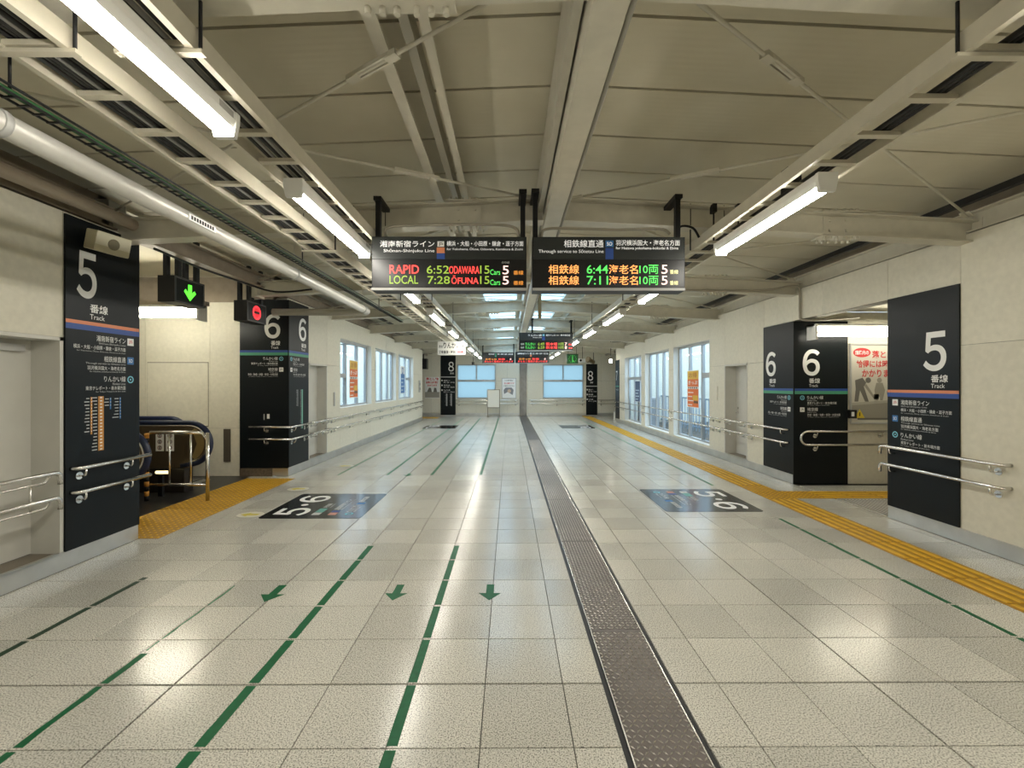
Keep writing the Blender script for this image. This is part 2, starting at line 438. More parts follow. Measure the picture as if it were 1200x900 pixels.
for x, w, n_ in ((-3.03, 0.035, 'closest to the windowed wall with the handrail'), (-2.17, 0.045, 'second from the windowed wall with the handrail'),
               (-1.395, 0.055, 'darkest of the far four'), (-0.53, 0.05, 'closest to the steel floor strip, far half')):
    floor_line(x, 7.74, 20.6, w, M_GREEN if x > -1.5 else M_GREENW, 'faded green tape line on the far floor, ' + n_, 0.12)
FL = Frame((0,0,0),(1,0,0),(0,1,0))
def floor_arrow(x, y, label, mt=M_GREEN, s=1.0):
    pts = [(-0.035,0.15),(0.035,0.15),(0.035,-0.02),(0.10,-0.02),(0.0,-0.15),(-0.10,-0.02),(-0.035,-0.02)]
    o = MB().poly(FL, [(x+a*s, y+b*s) for a,b in pts[::-1]], 0.0004, 0.0014).build('floor_arrow', mt)
    return tag(o, label, 'floor marking', 'green arrows on the floor tiles')
floor_arrow(-1.80, 3.37, 'green floor arrow sticker lying on the thick black tile joint', s=0.9)
floor_arrow(-0.865, 3.38, 'green floor arrow sticker between the two near green lines', s=0.85)
floor_arrow(-0.15, 3.38, 'green floor arrow sticker by the steel floor strip', s=0.85)
floor_arrow(-1.78, 7.75, 'small far green floor arrow sticker between faded lines', s=0.8)
def yellow_arrow(x, y, label):
    t = thing('floor_sticker', (x, y, 0), label, 'floor marking')
    k = 20
    MB().poly(FL, [(x+0.16*math.cos(2*PI*i/k), y+0.12*math.sin(2*PI*i/k)) for i in range(k)], 0.0004, 0.0012).build('backing', mat('sticker_white', (0.60,0.58,0.49), 0.35), t)
    pts = [(0.10,0.03),(0.10,-0.03),(-0.02,-0.03),(-0.02,-0.075),(-0.12,0.0),(-0.02,0.075),(-0.02,0.03)]
    MB().poly(FL, [(x+a, y+b) for a,b in pts], 0.0013, 0.002).build('arrow', mat('sticker_yellow', (0.58,0.48,0.05), 0.5), t)
yellow_arrow(-3.17, 5.40, 'oval white floor sticker with a bold yellow arrow before the black 5-6 sign')
yellow_arrow(-3.22, 6.72, 'oval floor sticker with a yellow arrow behind the black 5-6 sign')
yellow_arrow(-3.2, 8.6, 'pale worn oval floor sticker near the track 6 pillar')

def rrect(u0, u1, v0, v1, r, k=5):
    pts = []
    for cx, cy, a0 in ((u1-r,v1-r,0),(u0+r,v1-r,PI/2),(u0+r,v0+r,PI),(u1-r,v0+r,1.5*PI)):
        pts += [(cx+r*math.cos(a0+PI/2*i/k), cy+r*math.sin(a0+PI/2*i/k)) for i in range(k+1)]
    return pts
M_FSIGN = mat('floor_sign_black', (0.007,0.008,0.009), 0.2)
def floor_sign(fr, W, D, nums, label, far=False):
    c = fr.p(W/2, D/2)
    t = thing('floor_sign', c, label, 'floor sign')
    MB().poly(fr, rrect(0, W, 0, D, 0.06), 0.0004, 0.0022).build('plate', M_FSIGN, t)
    n = 0.0028; a, b = [chr(ord(c)+0xFEE0) for c in nums]
    text(fr, a, 0.12, D-0.50, 0.44, D-0.10, M_WHITE, t, n, 0.02)
    MB().disc(fr, W/2, D-0.30, 0.045, 0.0023, n).build('dot', M_WHITE, t)
    text(fr, b, W-0.46, D-0.50, W-0.12, D-0.10, M_WHITE, t, n, 0.02)
    if far: return
    plate(fr, 0.14, 0.24, D-0.68, D-0.58, M_GREYT, t, 'line_icon', 0.0022, n); plate(fr, 0.25, 0.42, D-0.68, D-0.58, mat('teal_icon',(0.10,0.32,0.28),0.4), t, 'line_icon', 0.0022, n)
    text(fr, '埼京線', 0.45, D-0.66, 0.64, D-0.59, M_WHITE, t, n); text(fr, 'Saikyō Line', 0.45, D-0.70, 0.64, D-0.675, M_WHITE, t, n)
    plate(fr, 0.14, 0.24, D-0.88, D-0.78, mat('salmon_icon',(0.55,0.25,0.18),0.4), t, 'line_icon', 0.0022, n); plate(fr, 0.25, 0.32, D-0.88, D-0.78, M_BLUE, t, 'line_icon', 0.0022, n)
    text(fr, '湘南新宿ライン', 0.36, D-0.84, 0.86, D-0.77, M_WHITE, t, n); text(fr, 'Shōnan-Shinjuku Line', 0.36, D-0.89, 0.86, D-0.86, M_WHITE, t, n)
    MB().ring(fr, 0.19, D-1.03, 0.03, 0.05, 0.0022, n).build('line_icon', M_CYAN, t)
    text(fr, 'りんかい線', 0.27, D-1.03, 0.54, D-0.96, M_WHITE, t, n); text(fr, 'Rinkai Line', 0.27, D-1.075, 0.5, D-1.05, M_WHITE, t, n)
    plate(fr, 0.62, 0.70, D-1.07, D-0.97, M_BLUE2, t, 'line_icon', 0.0022, n); text(fr, '相鉄線直通', 0.72, D-1.03, 1.0, D-0.96, M_WHITE, t, n)
floor_sign(Frame((-1.775, 5.235, 0), (0,1,0), (-1,0,0)), 1.18, 1.23, '56', 'black floor sign reading 5 and 6, lying beside the yellow dotted paving')
floor_sign(Frame((1.96, 6.66, 0), (0,-1,0), (1,0,0)), 1.18, 1.24, '56', 'black floor sign reading 5 and 6, lying beside the yellow ribbed strip')
floor_sign(Frame((-1.95, 15.8, 0), (0,1,0), (-1,0,0)), 1.18, 1.2, '78', 'far black floor sign beside the faded green lines', True)
floor_sign(Frame((1.9, 17.0, 0), (0,-1,0), (1,0,0)), 1.18, 1.2, '78', 'far black floor sign on the clear side of the steel strip', True)

# ------------------------------------------------------------------ walls
ZT = 3.09
class Wall:
    def __init__(s, name, label): s.name = name; s.label = label; s.back = MB(); s.rects = []
    def add(s, fr, u0, u1, v0, v1, thick=0.2, cladding=True):
        s.back.fbox(fr, u0, u1, v0, v1, -thick, -0.012 if cladding else 0)
        if cladding: s.rects.append((fr, u0, u1, v0, v1))
    def done(s):
        o = s.back.build(s.name, M_WBACK); tag(o, s.label, 'wall', kind='structure')
        for fr, u0, u1, v0, v1 in s.rects:
            MB().fbox(fr, u0+0.0022, u1-0.0022, v0+0.0022, v1-0.0022, -0.0119, 0.0).build('wall_panel', M_WALL, o)
        return o
def cols(w, fr, edges, rows):
    for a, b in zip(edges, edges[1:]):
        for c, d in zip(rows, rows[1:]): w.add(fr, a, b, c, d)
BB = 0.15
# left wall: u == world Y
fl = F_left(0.0); wl = Wall('wall_left', 'cream panelled wall with doors, windows and handrails facing the ribbed tactile strip')
wl.label = 'cream panelled wall with two doors and three chest-high windows'
cols(wl, fl, [-5.0,-3.4,-1.8,-0.2,1.0,2.55], [0,2.0,ZT])
cols(wl, fl, [2.55,3.80], [2.0,ZT])
cols(wl, fl, [3.80,4.55], [0,2.0,ZT])
cols(wl, fl, [7.64,8.42], [0,2.0,ZT])
cols(wl, fl, [8.42,9.27], [2.0,ZT])
cols(wl, fl, [9.27,9.99], [0,2.0,ZT])
LW = [(9.99,12.25),(12.6,14.91),(15.26,17.56)]
for a, b in LW:
    c = (a+b)/2; cols(wl, fl, [a,c,b], [0,1.05]); cols(wl, fl, [a,c,b], [2.64,ZT])
cols(wl, fl, [12.25,12.6], [0,2.0,ZT]); cols(wl, fl, [14.91,15.26], [0,2.0,ZT]); cols(wl, fl, [17.56,18.5,19.4], [0,2.0,ZT])
WL = wl.done()
# right wall: use a frame whose u == -Y
fr_ = F_right(0.0); wr = Wall('wall_right', 'cream panelled wall with full-height windows and a recessed door')
def colsR(edges, rows):
    e = sorted([-y for y in edges]); cols(wr, fr_, e, rows)
colsR([-5.0,-3.4,-1.8,-0.2,1.4,2.9,4.395], [0,1.99,ZT])
colsR([4.395,5.23], [0,1.99,2.61]); colsR([4.395,5.25,6.35,7.4,7.8], [2.61,ZT])
colsR([6.98,7.8], [0,2.61])
colsR([7.8,8.36], [0,1.99,ZT]); colsR([8.36,9.25], [2.0,ZT]); colsR([9.25,9.95], [0,1.99,ZT])
RW = [(9.95,12.14),(12.5,14.7),(15.12,17.27)]
for a, b in RW:
    c = (a+b)/2; colsR([a,c,b], [0,0.19]); colsR([a,c,b], [2.61,ZT])
colsR([12.14,12.5], [0,1.99,ZT]); colsR([14.7,15.12], [0,1.99,ZT]); colsR([17.27,18.05,18.72], [0,1.99,ZT])
WR = wr.done()
# end wall
fe = F_front(0.0, YEND); we = Wall('wall_back', 'cream end wall with two frosted windows and steel column cover')
EW = [(-2.63,-0.68),(1.67,3.72)]
cols(we, fe, [-9.3,-7.0,-5.0,-3.9,-2.63], [0,1.75,3.0,3.75])
for a, b in EW: cols(we, fe, [a,(a+b)/2,b], [0,0.87]); cols(we, fe, [a,(a+b)/2,b], [2.58,3.75])
cols(we, fe, [-0.68,-0.1,0.5], [0,1.75,3.75]); cols(we, fe, [0.5,0.9], [0,3.75]); cols(we, fe, [0.9,1.67], [0,1.75,3.75])
cols(we, fe, [3.72,4.6,5.6,7.0,9.3], [0,1.75,3.75])
WE = we.done()
# unseen wall added behind the camera, keeps sky light out
wf = Wall('wall_front', 'plain cream wall added behind the viewpoint to shut out sky light')
ff = Frame((0,-5.0,0), (-1,0,0), (0,0,1))
cols(wf, ff, [-4.7,-2.4,0,2.0,4.0], [0,2.0,3.75]); wf.done()
# side passages
wp = Wall('wall_passage_left', 'cream wall behind the escalators with access panels')
fp = F_front(0.0, 7.66); cols(wp, fp, [-9.3,-7.7,-6.31,-5.2,-4.67], [0,0.83,3.02])
fpn = Frame((0, 4.5, 0), (-1,0,0), (0,0,1)); cols(wp, fpn, [3.9,5.5,7.4,9.3], [0,2.0,3.4])
fpe = Frame((-9.3, 0, 0), (0,1,0), (0,0,1)); cols(wp, fpe, [4.5,6.0,7.66], [0,2.0,3.4]); wp.done()
wq = Wall('wall_passage_right', 'cream wall of the side passage holding the lost property poster')
fq = F_front(0.0, 6.99); cols(wq, fq, [4.74,5.385], [0,2.75]); cols(wq, fq, [5.385,6.6,8.0,9.3], [0,1.55,2.75])
fqn = Frame((0, 5.18, 0), (-1,0,0), (0,0,1)); cols(wq, fqn, [-9.3,-7.0,-4.6], [0,2.75])
fqe = Frame((9.3, 0, 0), (0,-1,0), (0,0,1)); cols(wq, fqe, [-7.0,-5.1], [0,2.75]); wq.done()
tag(MB().box(4.56, 9.3, 5.2, 6.99, 2.75, 2.8).build('ceiling_passage', mat('passage_ceiling', (0.42,0.40,0.33), 0.6)), 'low plain ceiling over the poster passage', 'ceiling', kind='structure')
# far recess end walls so the passages close
MB_far = MB().box(-9.5,-9.3,19.3,22.2,0,3.5).box(-9.3,-4.04,19.2,19.38,0,3.5).box(9.3,9.5,18.7,22.2,0,3.5).box(4.74,9.3,18.5,18.7,0,3.5)
tag(MB_far.build('wall_far_recess', M_WALL), 'cream walls closing the far side passages', 'wall', kind='structure')

tag(MB().box(-9.3,-4.1,7.66,7.86,3.02,3.45).build('trim_3', M_STEELB), 'brown steel bearer above the escalator wall', 'trim', kind='structure')
# access panel & slot on escalator wall
ap = thing('access_panel', (-5.8, 7.65, 1.4), 'flush cream access panel outlined by a dark gap on the escalator wall', 'wall panel')
MB().fbox(fp, -6.28, -5.22, 0.86, 1.98, 0.001, 0.003).build('gap', M_WBACK, ap)
MB().fbox(fp, -6.27, -5.23, 0.875, 1.965, 0.003, 0.012).build('panel', M_WALL, ap)
tag(MB().fbox(fp, -4.96, -4.84, 0.25, 0.82, 0.001, 0.01).build('wall_slot', mat('slot_brown', (0.09,0.075,0.055), 0.5)), 'tall narrow dark brown recess plate on the escalator wall', 'wall plate')

# baseboards
def base(name, label, segs, fr):
    mb = MB()
    for a, b in segs: mb.fbox(fr, a, b, 0.006, BB, 0.0005, 0.012)
    return tag(mb.build(name, M_BRUSH), label, 'baseboard', kind='structure')
base('baseboard_left', 'brushed steel skirting below the wall with chest-high windows', [(-5.0,4.553),(7.64,19.4)], fl)
base('baseboard_right', 'brushed steel skirting below the full-height windows', [(-5.23,5.0),(-18.72,-6.985)], fr_)
base('baseboard_back', 'dark steel skirting along the end wall', [(-9.3,0.5),(0.9,9.3)], fe)
MB().box(-3.84,-3.828,7.628,7.64,0.006,BB)
tag(MB().fbox(F_front(0,7.64), -4.1,-3.828, 0.006, BB-0.01, 0.0, 0.012).build('baseboard_pillar', M_BRUSH), 'short steel skirting wrapped round the track 6 pillar', 'baseboard', kind='structure')

tag(MB().box(-4.67,-4.1,7.63,7.66,0.0,BB-0.012).build('trim_4', mat('brown_footing', (0.12,0.09,0.06), 0.6, var=0.3, scale=30)), 'rough brown footing under the track 6 pillar', 'trim', kind='structure')
# ------------------------------------------------------------------ doors
def door(n, fr, a, b, depth, label, closer=False, mirror=False, z0=BB, z1=2.0):
    o = MB()
    o.fbox(fr, a, a+0.03, z0, z1, -depth, 0.006); o.fbox(fr, b-0.03, b, z0, z1, -depth, 0.006); o.fbox(fr, a, b, z1-0.03, z1, -depth, 0.006)
    d = o.build('door_%d' % n, M_DOOR); tag(d, label, 'door', kind='structure')
    MB().fbox(fr, a, b, 0.0, z0, -depth, -0.001).build('sill', mat('door_sill', (0.20,0.17,0.13), 0.5), d)
    lf = MB().fbox(fr, a+0.03, b-0.03, z0+0.005, z1-0.03, -depth-0.03, -depth+0.01).build('leaf', M_DOOR, d)
    MB().fbox(fr, a, b, z0, z1+0.02, -depth-0.06, -depth-0.03).build('backing', M_WBACK, d)
    hb = (b-0.12) if mirror else (a+0.12)
    h = MB(); h.disc(fr, hb, 1.0, 0.025, -depth+0.01, -depth+0.018); h.tube([fr.p(hb,1.0,-depth+0.018), fr.p(hb,1.0,-depth+0.06)], 0.009, 8)
    h.tube([fr.p(hb,1.0,-depth+0.06), fr.p(hb+(-0.11 if mirror else 0.11),1.0,-depth+0.06)], 0.009, 8)
    h.disc(fr, hb, 1.1, 0.02, -depth+0.01, -depth+0.02)
    h.build('handle', M_CHROME, lf)
    if closer:
        MB().fbox(fr, a+0.75, b-0.12, z1-0.13, z1-0.075, -depth+0.01, -depth+0.06).build('door_closer', M_GREYM, lf)
    tr = MB().fbox(fr, a+0.0, b, z0-0.006, z0+0.01, -0.02, 0.012).build('threshold', M_BRUSH, d)
door(1, fl, 2.55, 3.80, 0.25, 'grey recessed steel door beside the track 5 panel with the loudspeaker', True)
door(2, fl, 8.42, 9.27, 0.2, 'narrow grey recessed door beside the corner pillar of track 6')
door(3, fr_, -9.25, -8.36, 0.24, 'pale grey recessed door between full-height window and track 6 pillar', mirror=False)

# ------------------------------------------------------------------ windows
def window(n, fr, a, b, z0, z1, inset, mulls, label, transoms=(), glass=M_GLASS, fmat=M_FRAMEW, fw=0.06):
    o = MB()
    o.fbox(fr, a, b, z1-0.05, z1, -inset-0.05, -inset+0.02); o.fbox(fr, a, b, z0, z0+0.05, -inset-0.05, -inset+0.02)
    o.fbox(fr, a, a+0.05, z0+0.05, z1-0.05, -inset-0.05, -inset+0.02); o.fbox(fr, b-0.05, b, z0+0.05, z1-0.05, -inset-0.05, -inset+0.02)
    w = o.build('window_%d' % n, fmat); tag(w, label, 'window', kind='structure')
    for m in mulls: MB().fbox(fr, m-fw/2, m+fw/2, z0+0.05, z1-0.05, -inset-0.05, -inset+0.025).build('mullion', fmat, w)
    for (u0,u1,z,h) in transoms: MB().fbox(fr, u0, u1, z-h/2, z+h/2, -inset-0.04, -inset+0.03).build('transom', fmat, w)
    rv = mat('window_reveal', (0.70,0.69,0.63), 0.5)
    if inset > 0.1:
        for (p0,p1,q0,q1) in ((a,a+0.006,z0,z1),(b-0.006,b,z0,z1),(a,b,z1-0.006,z1),(a,b,z0,z0+0.006)): MB().fbox(fr,p0,p1,q0,q1,-inset+0.02,0.0).build('reveal', rv, w)
    e = [a+0.05] + sorted(mulls) + [b-0.05]
    for c, d in zip(e, e[1:]): MB().fbox(fr, c, d, z0+0.05, z1-0.05, -inset-0.02, -inset-0.014).build('pane', glass, w)
    return w
window(1, fl, 9.99, 12.25, 1.05, 2.64, 0.15, [10.7, 11.5], 'window with the orange poster in the wall of chest-high windows', [(10.04,10.7,1.8,0.1)])
window(2, fl, 12.6, 14.91, 1.05, 2.64, 0.15, [13.05,13.7,14.4], 'chest-high window without any poster')
window(3, fl, 15.26, 17.56, 1.05, 2.64, 0.15, [15.9,16.8], 'chest-high window with the blue poster', [(16.8,17.5,1.8,0.08)])
window(4, fr_, -12.14, -9.95, 0.19, 2.61, 0.17, [-11.44,-10.69], 'full-height window with the orange poster beside the pale door', [(-10.69,-10.0,1.81,0.12)])
window(5, fr_, -14.7, -12.5, 0.19, 2.61, 0.17, [-14.0,-13.4], 'full-height window without any poster')
window(6, fr_, -17.27, -15.12, 0.19, 2.61, 0.17, [-16.5,-15.8], 'full-height window with the dark blue poster', [(-17.2,-15.17,1.81,0.1)])
for i, (a, b) in enumerate(EW):
    window(7+i, fe, a, b, 0.87, 2.58, 0.06, [], 'light blue frosted end wall window beside the ' + ('white notice board' if i == 0 else 'clock'), [(a+0.05,b-0.05,1.76,0.09)], M_FROST)
    MB().fbox(fe, (a+b)/2-0.025, (a+b)/2+0.025, 1.805, 2.53, -0.11, -0.04).build('mullion', M_FRAMEW, bpy.data.objects['window_%d' % (7+i)])

# ------------------------------------------------------------------ outside
M_OUT = mat('pale_blue_cladding', (0.66,0.77,0.87), 0.6, var=0.03, scale=2)
M_OUTF = mat('outside_deck', (0.45,0.52,0.58), 0.7)
tag(MB().box(4.9, 30, -6, 40, -0.4, -0.05).build('ground_outside', M_OUTF), 'pale outdoor deck beyond the full-height windows', 'ground', kind='structure')
tag(MB().box(-30, -4.3, 8, 40, -0.4, -0.05).build('ground_outside_left', M_OUTF), 'pale outdoor deck beyond the chest-high windows', 'ground', kind='structure')
def outside_building(x0, x1, y0, y1, h, label):
    t = thing('building', ((x0+x1)/2, (y0+y1)/2, -0.05), label, 'building')
    MB().box(x0, x1, y0, y1, -0.05, h).build('wall', M_OUT, t)
    MB().box(x0-0.1, x1+0.1, y0-0.1, y1+0.1, h, h+0.15).build('parapet', M_OUTF, t)
    fx = F_left(0, x1) if x0 < 0 else F_right(0, x0)
    yy = y0+0.6
    while yy < y1-1.6:
        for z in (0.6, 2.9):
            if z+1.4 < h:
                a, b = (yy, yy+1.1) if x0 < 0 else (-yy-1.1, -yy)
                MB().fbox(fx, a, b, z, z+1.3, 0.0, 0.03).build('window', mat('far_window', (0.40,0.52,0.63), 0.2), t)
        yy += 2.0
outside_building(9.8, 14, 13, 34, 2.9, 'pale blue low building seen through the full-height windows')
outside_building(-15, -10.5, 16, 40, 3.2, 'pale blue building seen through the chest-high windows')
rl = thing('outdoor_railing', (6.4, 14, 0), 'blue-grey outdoor railing with upright bars beyond the full-height windows', 'railing')
M_ORAIL = mat('outdoor_rail', (0.22,0.30,0.38), 0.5)
for z in (0.12, 1.1): MB().bar((6.4,9.5,z),(6.4,21,z),0.05,0.05).build('rail', M_ORAIL, rl)
y = 9.5
while y < 21:
    MB().box(6.388,6.412,y-0.012,y+0.012,-0.05,1.1).build('baluster', M_ORAIL, rl); y += 0.24
ob = thing('outdoor_cabinet', (5.2, 10.35, -0.05), 'dark grey cabinet outside behind the poster window', 'cabinet')
MB().box(5.0,5.5,10.05,10.55,-0.05,1.0).build('body', mat('cabinet_grey',(0.10,0.11,0.12),0.5), ob); MB().box(4.97,5.53,10.02,10.58,1.0,1.06).build('top', M_GREYM, ob)
ob = thing('outdoor_cabinet', (5.2, 16.4, -0.05), 'grey cabinet outside the blue poster window', 'cabinet')
MB().box(5.0,5.5,16.1,17.1,-0.05,1.05).build('body', mat('cabinet_grey2',(0.20,0.21,0.22),0.5), ob); MB().box(4.97,5.53,16.07,17.13,1.05,1.1).build('top', M_GREYM, ob)

# ------------------------------------------------------------------ roof
XRG = 0.42
def zd(x, top=3.70): return top - 0.046*abs(x-XRG)
BEAMS = [1.75 + 2.6*k for k in range(-3, 8)]
ceil = MB()
for s, xa, xb in ((-1,-4.1,XRG),(1,XRG,4.8)):
    ceil.add([(xa,-5.2,zd(xa)+0.045),(xb,-5.2,zd(xb)+0.045),(xb,8.3,zd(xb)+0.045),(xa,8.3,zd(xa)+0.045)], [[0,1,2,3]])
    ceil.add([(xa,-5.2,zd(xa)+0.06),(xb,-5.2,zd(xb)+0.06),(xb,8.3,zd(xb)+0.06),(xa,8.3,zd(xa)+0.06)], [[3,2,1,0]])
CE = ceil.build('ceiling', mat('deck_seam', (0.05,0.047,0.036), 0.9)); tag(CE, 'beige ribbed metal roof deck with seams across the concourse', 'ceiling', kind='structure')
SKY = {-1: (-0.62, 0.20), 1: (0.68, 1.30)}           # glazed strips beside the ridge
y = 3.085 - 0.6*13
while y < 22.0:
    y1 = min(y+0.6, 22.05)
    for s in (-1, 1):
        spans = [(-4.1,XRG)] if s < 0 else [(XRG,4.8)]
        if y > 8.2:
            a, b = SKY[s]; spans = [(-4.1,a),(b,XRG)] if s < 0 else [(XRG,a),(b,4.8)]
        for a, b in spans:
            g = 0.012
            vs = [(a,y+g,zd(a)),(b,y+g,zd(b)),(b,y1-g,zd(b)),(a,y1-g,zd(a))]; vs += [(p[0],p[1],p[2]+0.042) for p in vs]
            # turned-down lip of each panel
            MB().add(vs, [[0,3,2,1][::-1][::-1],[4,5,6,7],[0,1,5,4],[1,2,6,5],[2,3,7,6],[3,0,4,7]]).build('roof_panel', M_DECK, CE)
        if y > 8.2:
            a, b = SKY[s]
            vs = [(a,y,zd(a)+0.005),(b,y,zd(b)+0.005),(b,y1,zd(b)+0.005),(a,y1,zd(a)+0.005)]; vs += [(p[0],p[1],p[2]+0.008) for p in vs]
            MB().add(vs, [[0,3,2,1],[4,5,6,7],[0,1,5,4],[1,2,6,5],[2,3,7,6],[3,0,4,7]]).build('skylight_pane', MATS.get('skylight_glass') or glass_material('skylight_glass', (0.72,0.82,0.88), 0.05), CE)
            MB().bar((a,y,zd(a)-0.01),(b,y,zd(b)-0.01),0.025,0.03).build('glazing_bar', M_STEEL, CE)
    y += 0.6
for x in (-0.62, 0.20, 0.68, 1.30): MB().box(x-0.03,x+0.03,8.2,22,zd(x)-0.06,zd(x)+0.02).build('glazing_rail', M_STEEL, CE)
# boards added at the eaves to stop light leaking in, and side roofs
tag(MB().box(-4.14,-4.1,-5.2,4.5,3.0,3.75).box(-4.14,-4.1,7.7,22,3.0,3.75).box(4.8,4.84,-5.2,22,3.0,3.75).build('trim_1', M_STEELB), 'dark boards added along the eaves to block light leaks above the walls', 'trim', kind='structure')
tag(MB().box(-9.4,-4.1,4.4,7.9,3.45,3.5).box(-9.4,-4.1,19.2,22.2,3.3,3.35).box(4.6,9.4,18.6,22.2,3.1,3.15).build('ceiling_side', M_DECK), 'flat roof decks over the side passages', 'ceiling', kind='structure')
tag(MB().box(-4.14,-4.1,4.5,7.7,3.5,3.75).build('trim_2', M_STEELB), 'board added above the escalator opening to block light leaks', 'trim', kind='structure')  # added to keep outside light from leaking in over the opening

# centre box girder
tag(MB().box(0.345,0.495,-5.0,22,3.17,3.66).build('ridge_girder', M_STEEL), 'pale steel box girder along the ridge of the roof', 'beam')
tag(MB().box(0.285,0.33,-5.0,22,3.30,3.66).build('ridge_gutter', mat('gutter_grey',(0.50,0.48,0.40),0.45,var=0.05,scale=9)), 'narrow grey gutter fixed along the ridge girder', 'gutter')
tag(MB().cyl((0.52,-5,3.2),(0.52,22,3.2),0.014,8).build('conduit', mat('conduit_grey',(0.30,0.29,0.25),0.4)), 'thin grey conduit along the ridge girder', 'conduit')
# H beams
def ibeam(mb, a, b, h, w, tf=0.014, tw=0.009):
    p = [(-w/2,-h/2),(w/2,-h/2),(w/2,-h/2+tf),(tw/2,-h/2+tf),(tw/2,h/2-tf),(w/2,h/2-tf),(w/2,h/2),(-w/2,h/2),(-w/2,h/2-tf),(-tw/2,h/2-tf),(-tw/2,-h/2+tf),(-w/2,-h/2+tf)]
    return mb.prof(p, a, b)
def zb(x): return 3.31 - 0.05*abs(x-XRG)
for k, yb in enumerate(BEAMS):
    for s, xe in ((-1,-4.06),(1,4.74)):
        x0 = 0.33 if s < 0 else 0.49
        t = thing('roof_beam', ((x0+xe)/2, yb, zb(xe)), 'pale steel H-section cross beam under the roof deck, ridge girder to ' + ('escalator side' if s < 0 else 'poster passage side'), 'beam', 'steel cross beams under the roof')
        t['label'] = ORD[len(BEAMS)-1-k] + ' pale steel cross beam from the end wall, ' + ('escalator' if s < 0 else 'full-height window') + ' side of the ridge girder'
        ibeam(MB(), (x0,yb,zb(x0)), (xe,yb,zb(xe)), 0.22, 0.15).build('beam', M_STEEL, t)
        xs_ = (-0.42 if s < 0 else 3.25)
        if yb < 12.5:
            mb = MB(); mb.box(xs_-0.14,xs_+0.14,yb-0.02,yb+0.02,zb(xs_)-0.085,zb(xs_)+0.085)
            mb.box(xs_-0.2,xs_+0.2,yb-0.085,yb+0.085,zb(xs_)+0.112,zb(xs_)+0.125); mb.box(xs_-0.2,xs_+0.2,yb-0.085,yb+0.085,zb(xs_)-0.125,zb(xs_)-0.112)
            mb.build('splice_plate', M_STEEL, t)
            bl = MB()
            for dx in (-0.16,-0.1,-0.04,0.04,0.1,0.16):
                for dy in (-0.055,0.055):
                    bl.cyl((xs_+dx,yb+dy,zb(xs_)-0.155),(xs_+dx,yb+dy,zb(xs_)-0.12),0.014,6); bl.cyl((xs_+dx,yb+dy,zb(xs_)+0.12),(xs_+dx,yb+dy,zb(xs_)+0.15),0.014,6)
            for dx in (-0.08,0.08):
                for dz in (-0.05,0.05): bl.cyl((xs_+dx,yb-0.035,zb(xs_)+dz),(xs_+dx,yb-0.015,zb(xs_)+dz),0.014,6)
            tag(bl.build('bolts', M_STEEL, t), kind='stuff')
        xq = xe - s*0.08
        MB().box(xq-0.06,xq+0.06,yb-0.1,yb+0.1,zb(xe)-0.13,zb(xe)+0.13).build('end_plate', M_STEEL, t)
# purlins
for x, w, h, lab in ((-0.71,0.075,0.14,'slim pale steel purlin second from the ridge girder'),(-0.44,0.055,0.12,'slim pale steel purlin next to the ridge girder')):
    tag(MB().prof([(-w/2,-h/2),(w/2,-h/2),(w/2,-h/2+0.012),(-w/2+0.012,-h/2+0.012),(-w/2+0.012,h/2),(-w/2,h/2)], (x,-5,3.53),(x,8.2,3.53)).build('purlin', M_STEEL), lab, 'purlin', 'steel purlins along the roof')
tag(MB().box(-0.585,-0.53,-5,8.2,3.52,3.66).build('purlin', mat('purlin_grey',(0.36,0.34,0.27),0.5)), 'darker recessed grey purlin between the two pale purlins', 'purlin', 'steel purlins along the roof')
for x in (-2.6, 2.9): tag(MB().box(x-0.04,x+0.04,8.2,22,3.47,zd(x)-0.002).build('purlin', M_STEEL), 'pale steel purlin in the far part of the roof, ' + ('escalator side' if x < 0 else 'full-height window side'), 'purlin', 'steel purlins along the roof')
for x in (-0.95, 1.6): tag(MB().box(x-0.04,x+0.04,8.2,22,3.44,zd(x)-0.002).build('purlin', M_STEEL), 'pale steel purlin edging the skylights, ' + ('escalator side' if x < 0 else 'full-height window side'), 'purlin', 'steel purlins along the roof')
# eave beams
tag(MB().prof([(-0.08,-0.1),(0.08,-0.1),(0.08,-0.085),(0.01,-0.085),(0.01,0.085),(0.08,0.085),(0.08,0.1),(-0.08,0.1),(-0.08,0.085),(-0.01,0.085),(-0.01,-0.085),(-0.08,-0.085)],(-3.93,-5,3.21),(-3.93,22,3.21)).build('eave_beam', M_STEELB), 'brown steel eave beam on top of the wall with chest-high windows', 'beam')
tag(MB().cyl((-3.62,-5,3.13),(-3.62,4.25,3.13),0.055,12).build('brown_pipe', mat('brown_pipe',(0.33,0.27,0.20),0.45,var=0.1,scale=6)), 'brown round pipe running under the eave above the near door', 'pipe')
tag(MB().prof([(-0.08,-0.1),(0.08,-0.1),(0.08,-0.085),(0.01,-0.085),(0.01,0.085),(0.08,0.085),(0.08,0.1),(-0.08,0.1),(-0.08,0.085),(-0.01,0.085),(-0.01,-0.085),(-0.08,-0.085)],(4.62,-5,3.2),(4.62,22,3.2)).build('eave_beam', M_STEEL), 'pale steel eave beam on top of the wall with full-height windows', 'beam')
tag(MB().box(4.30,4.36,-5,22,3.3,3.36).build('eave_cable_duct', M_BLACK), 'thin black cable duct along the eave by the poster passage', 'cable duct')
tag(MB().box(-3.55,-3.50,-5,22,3.36,3.42).build('eave_cable_duct', M_BLACK), 'thin black cable duct along the eave by the escalator opening', 'cable duct')
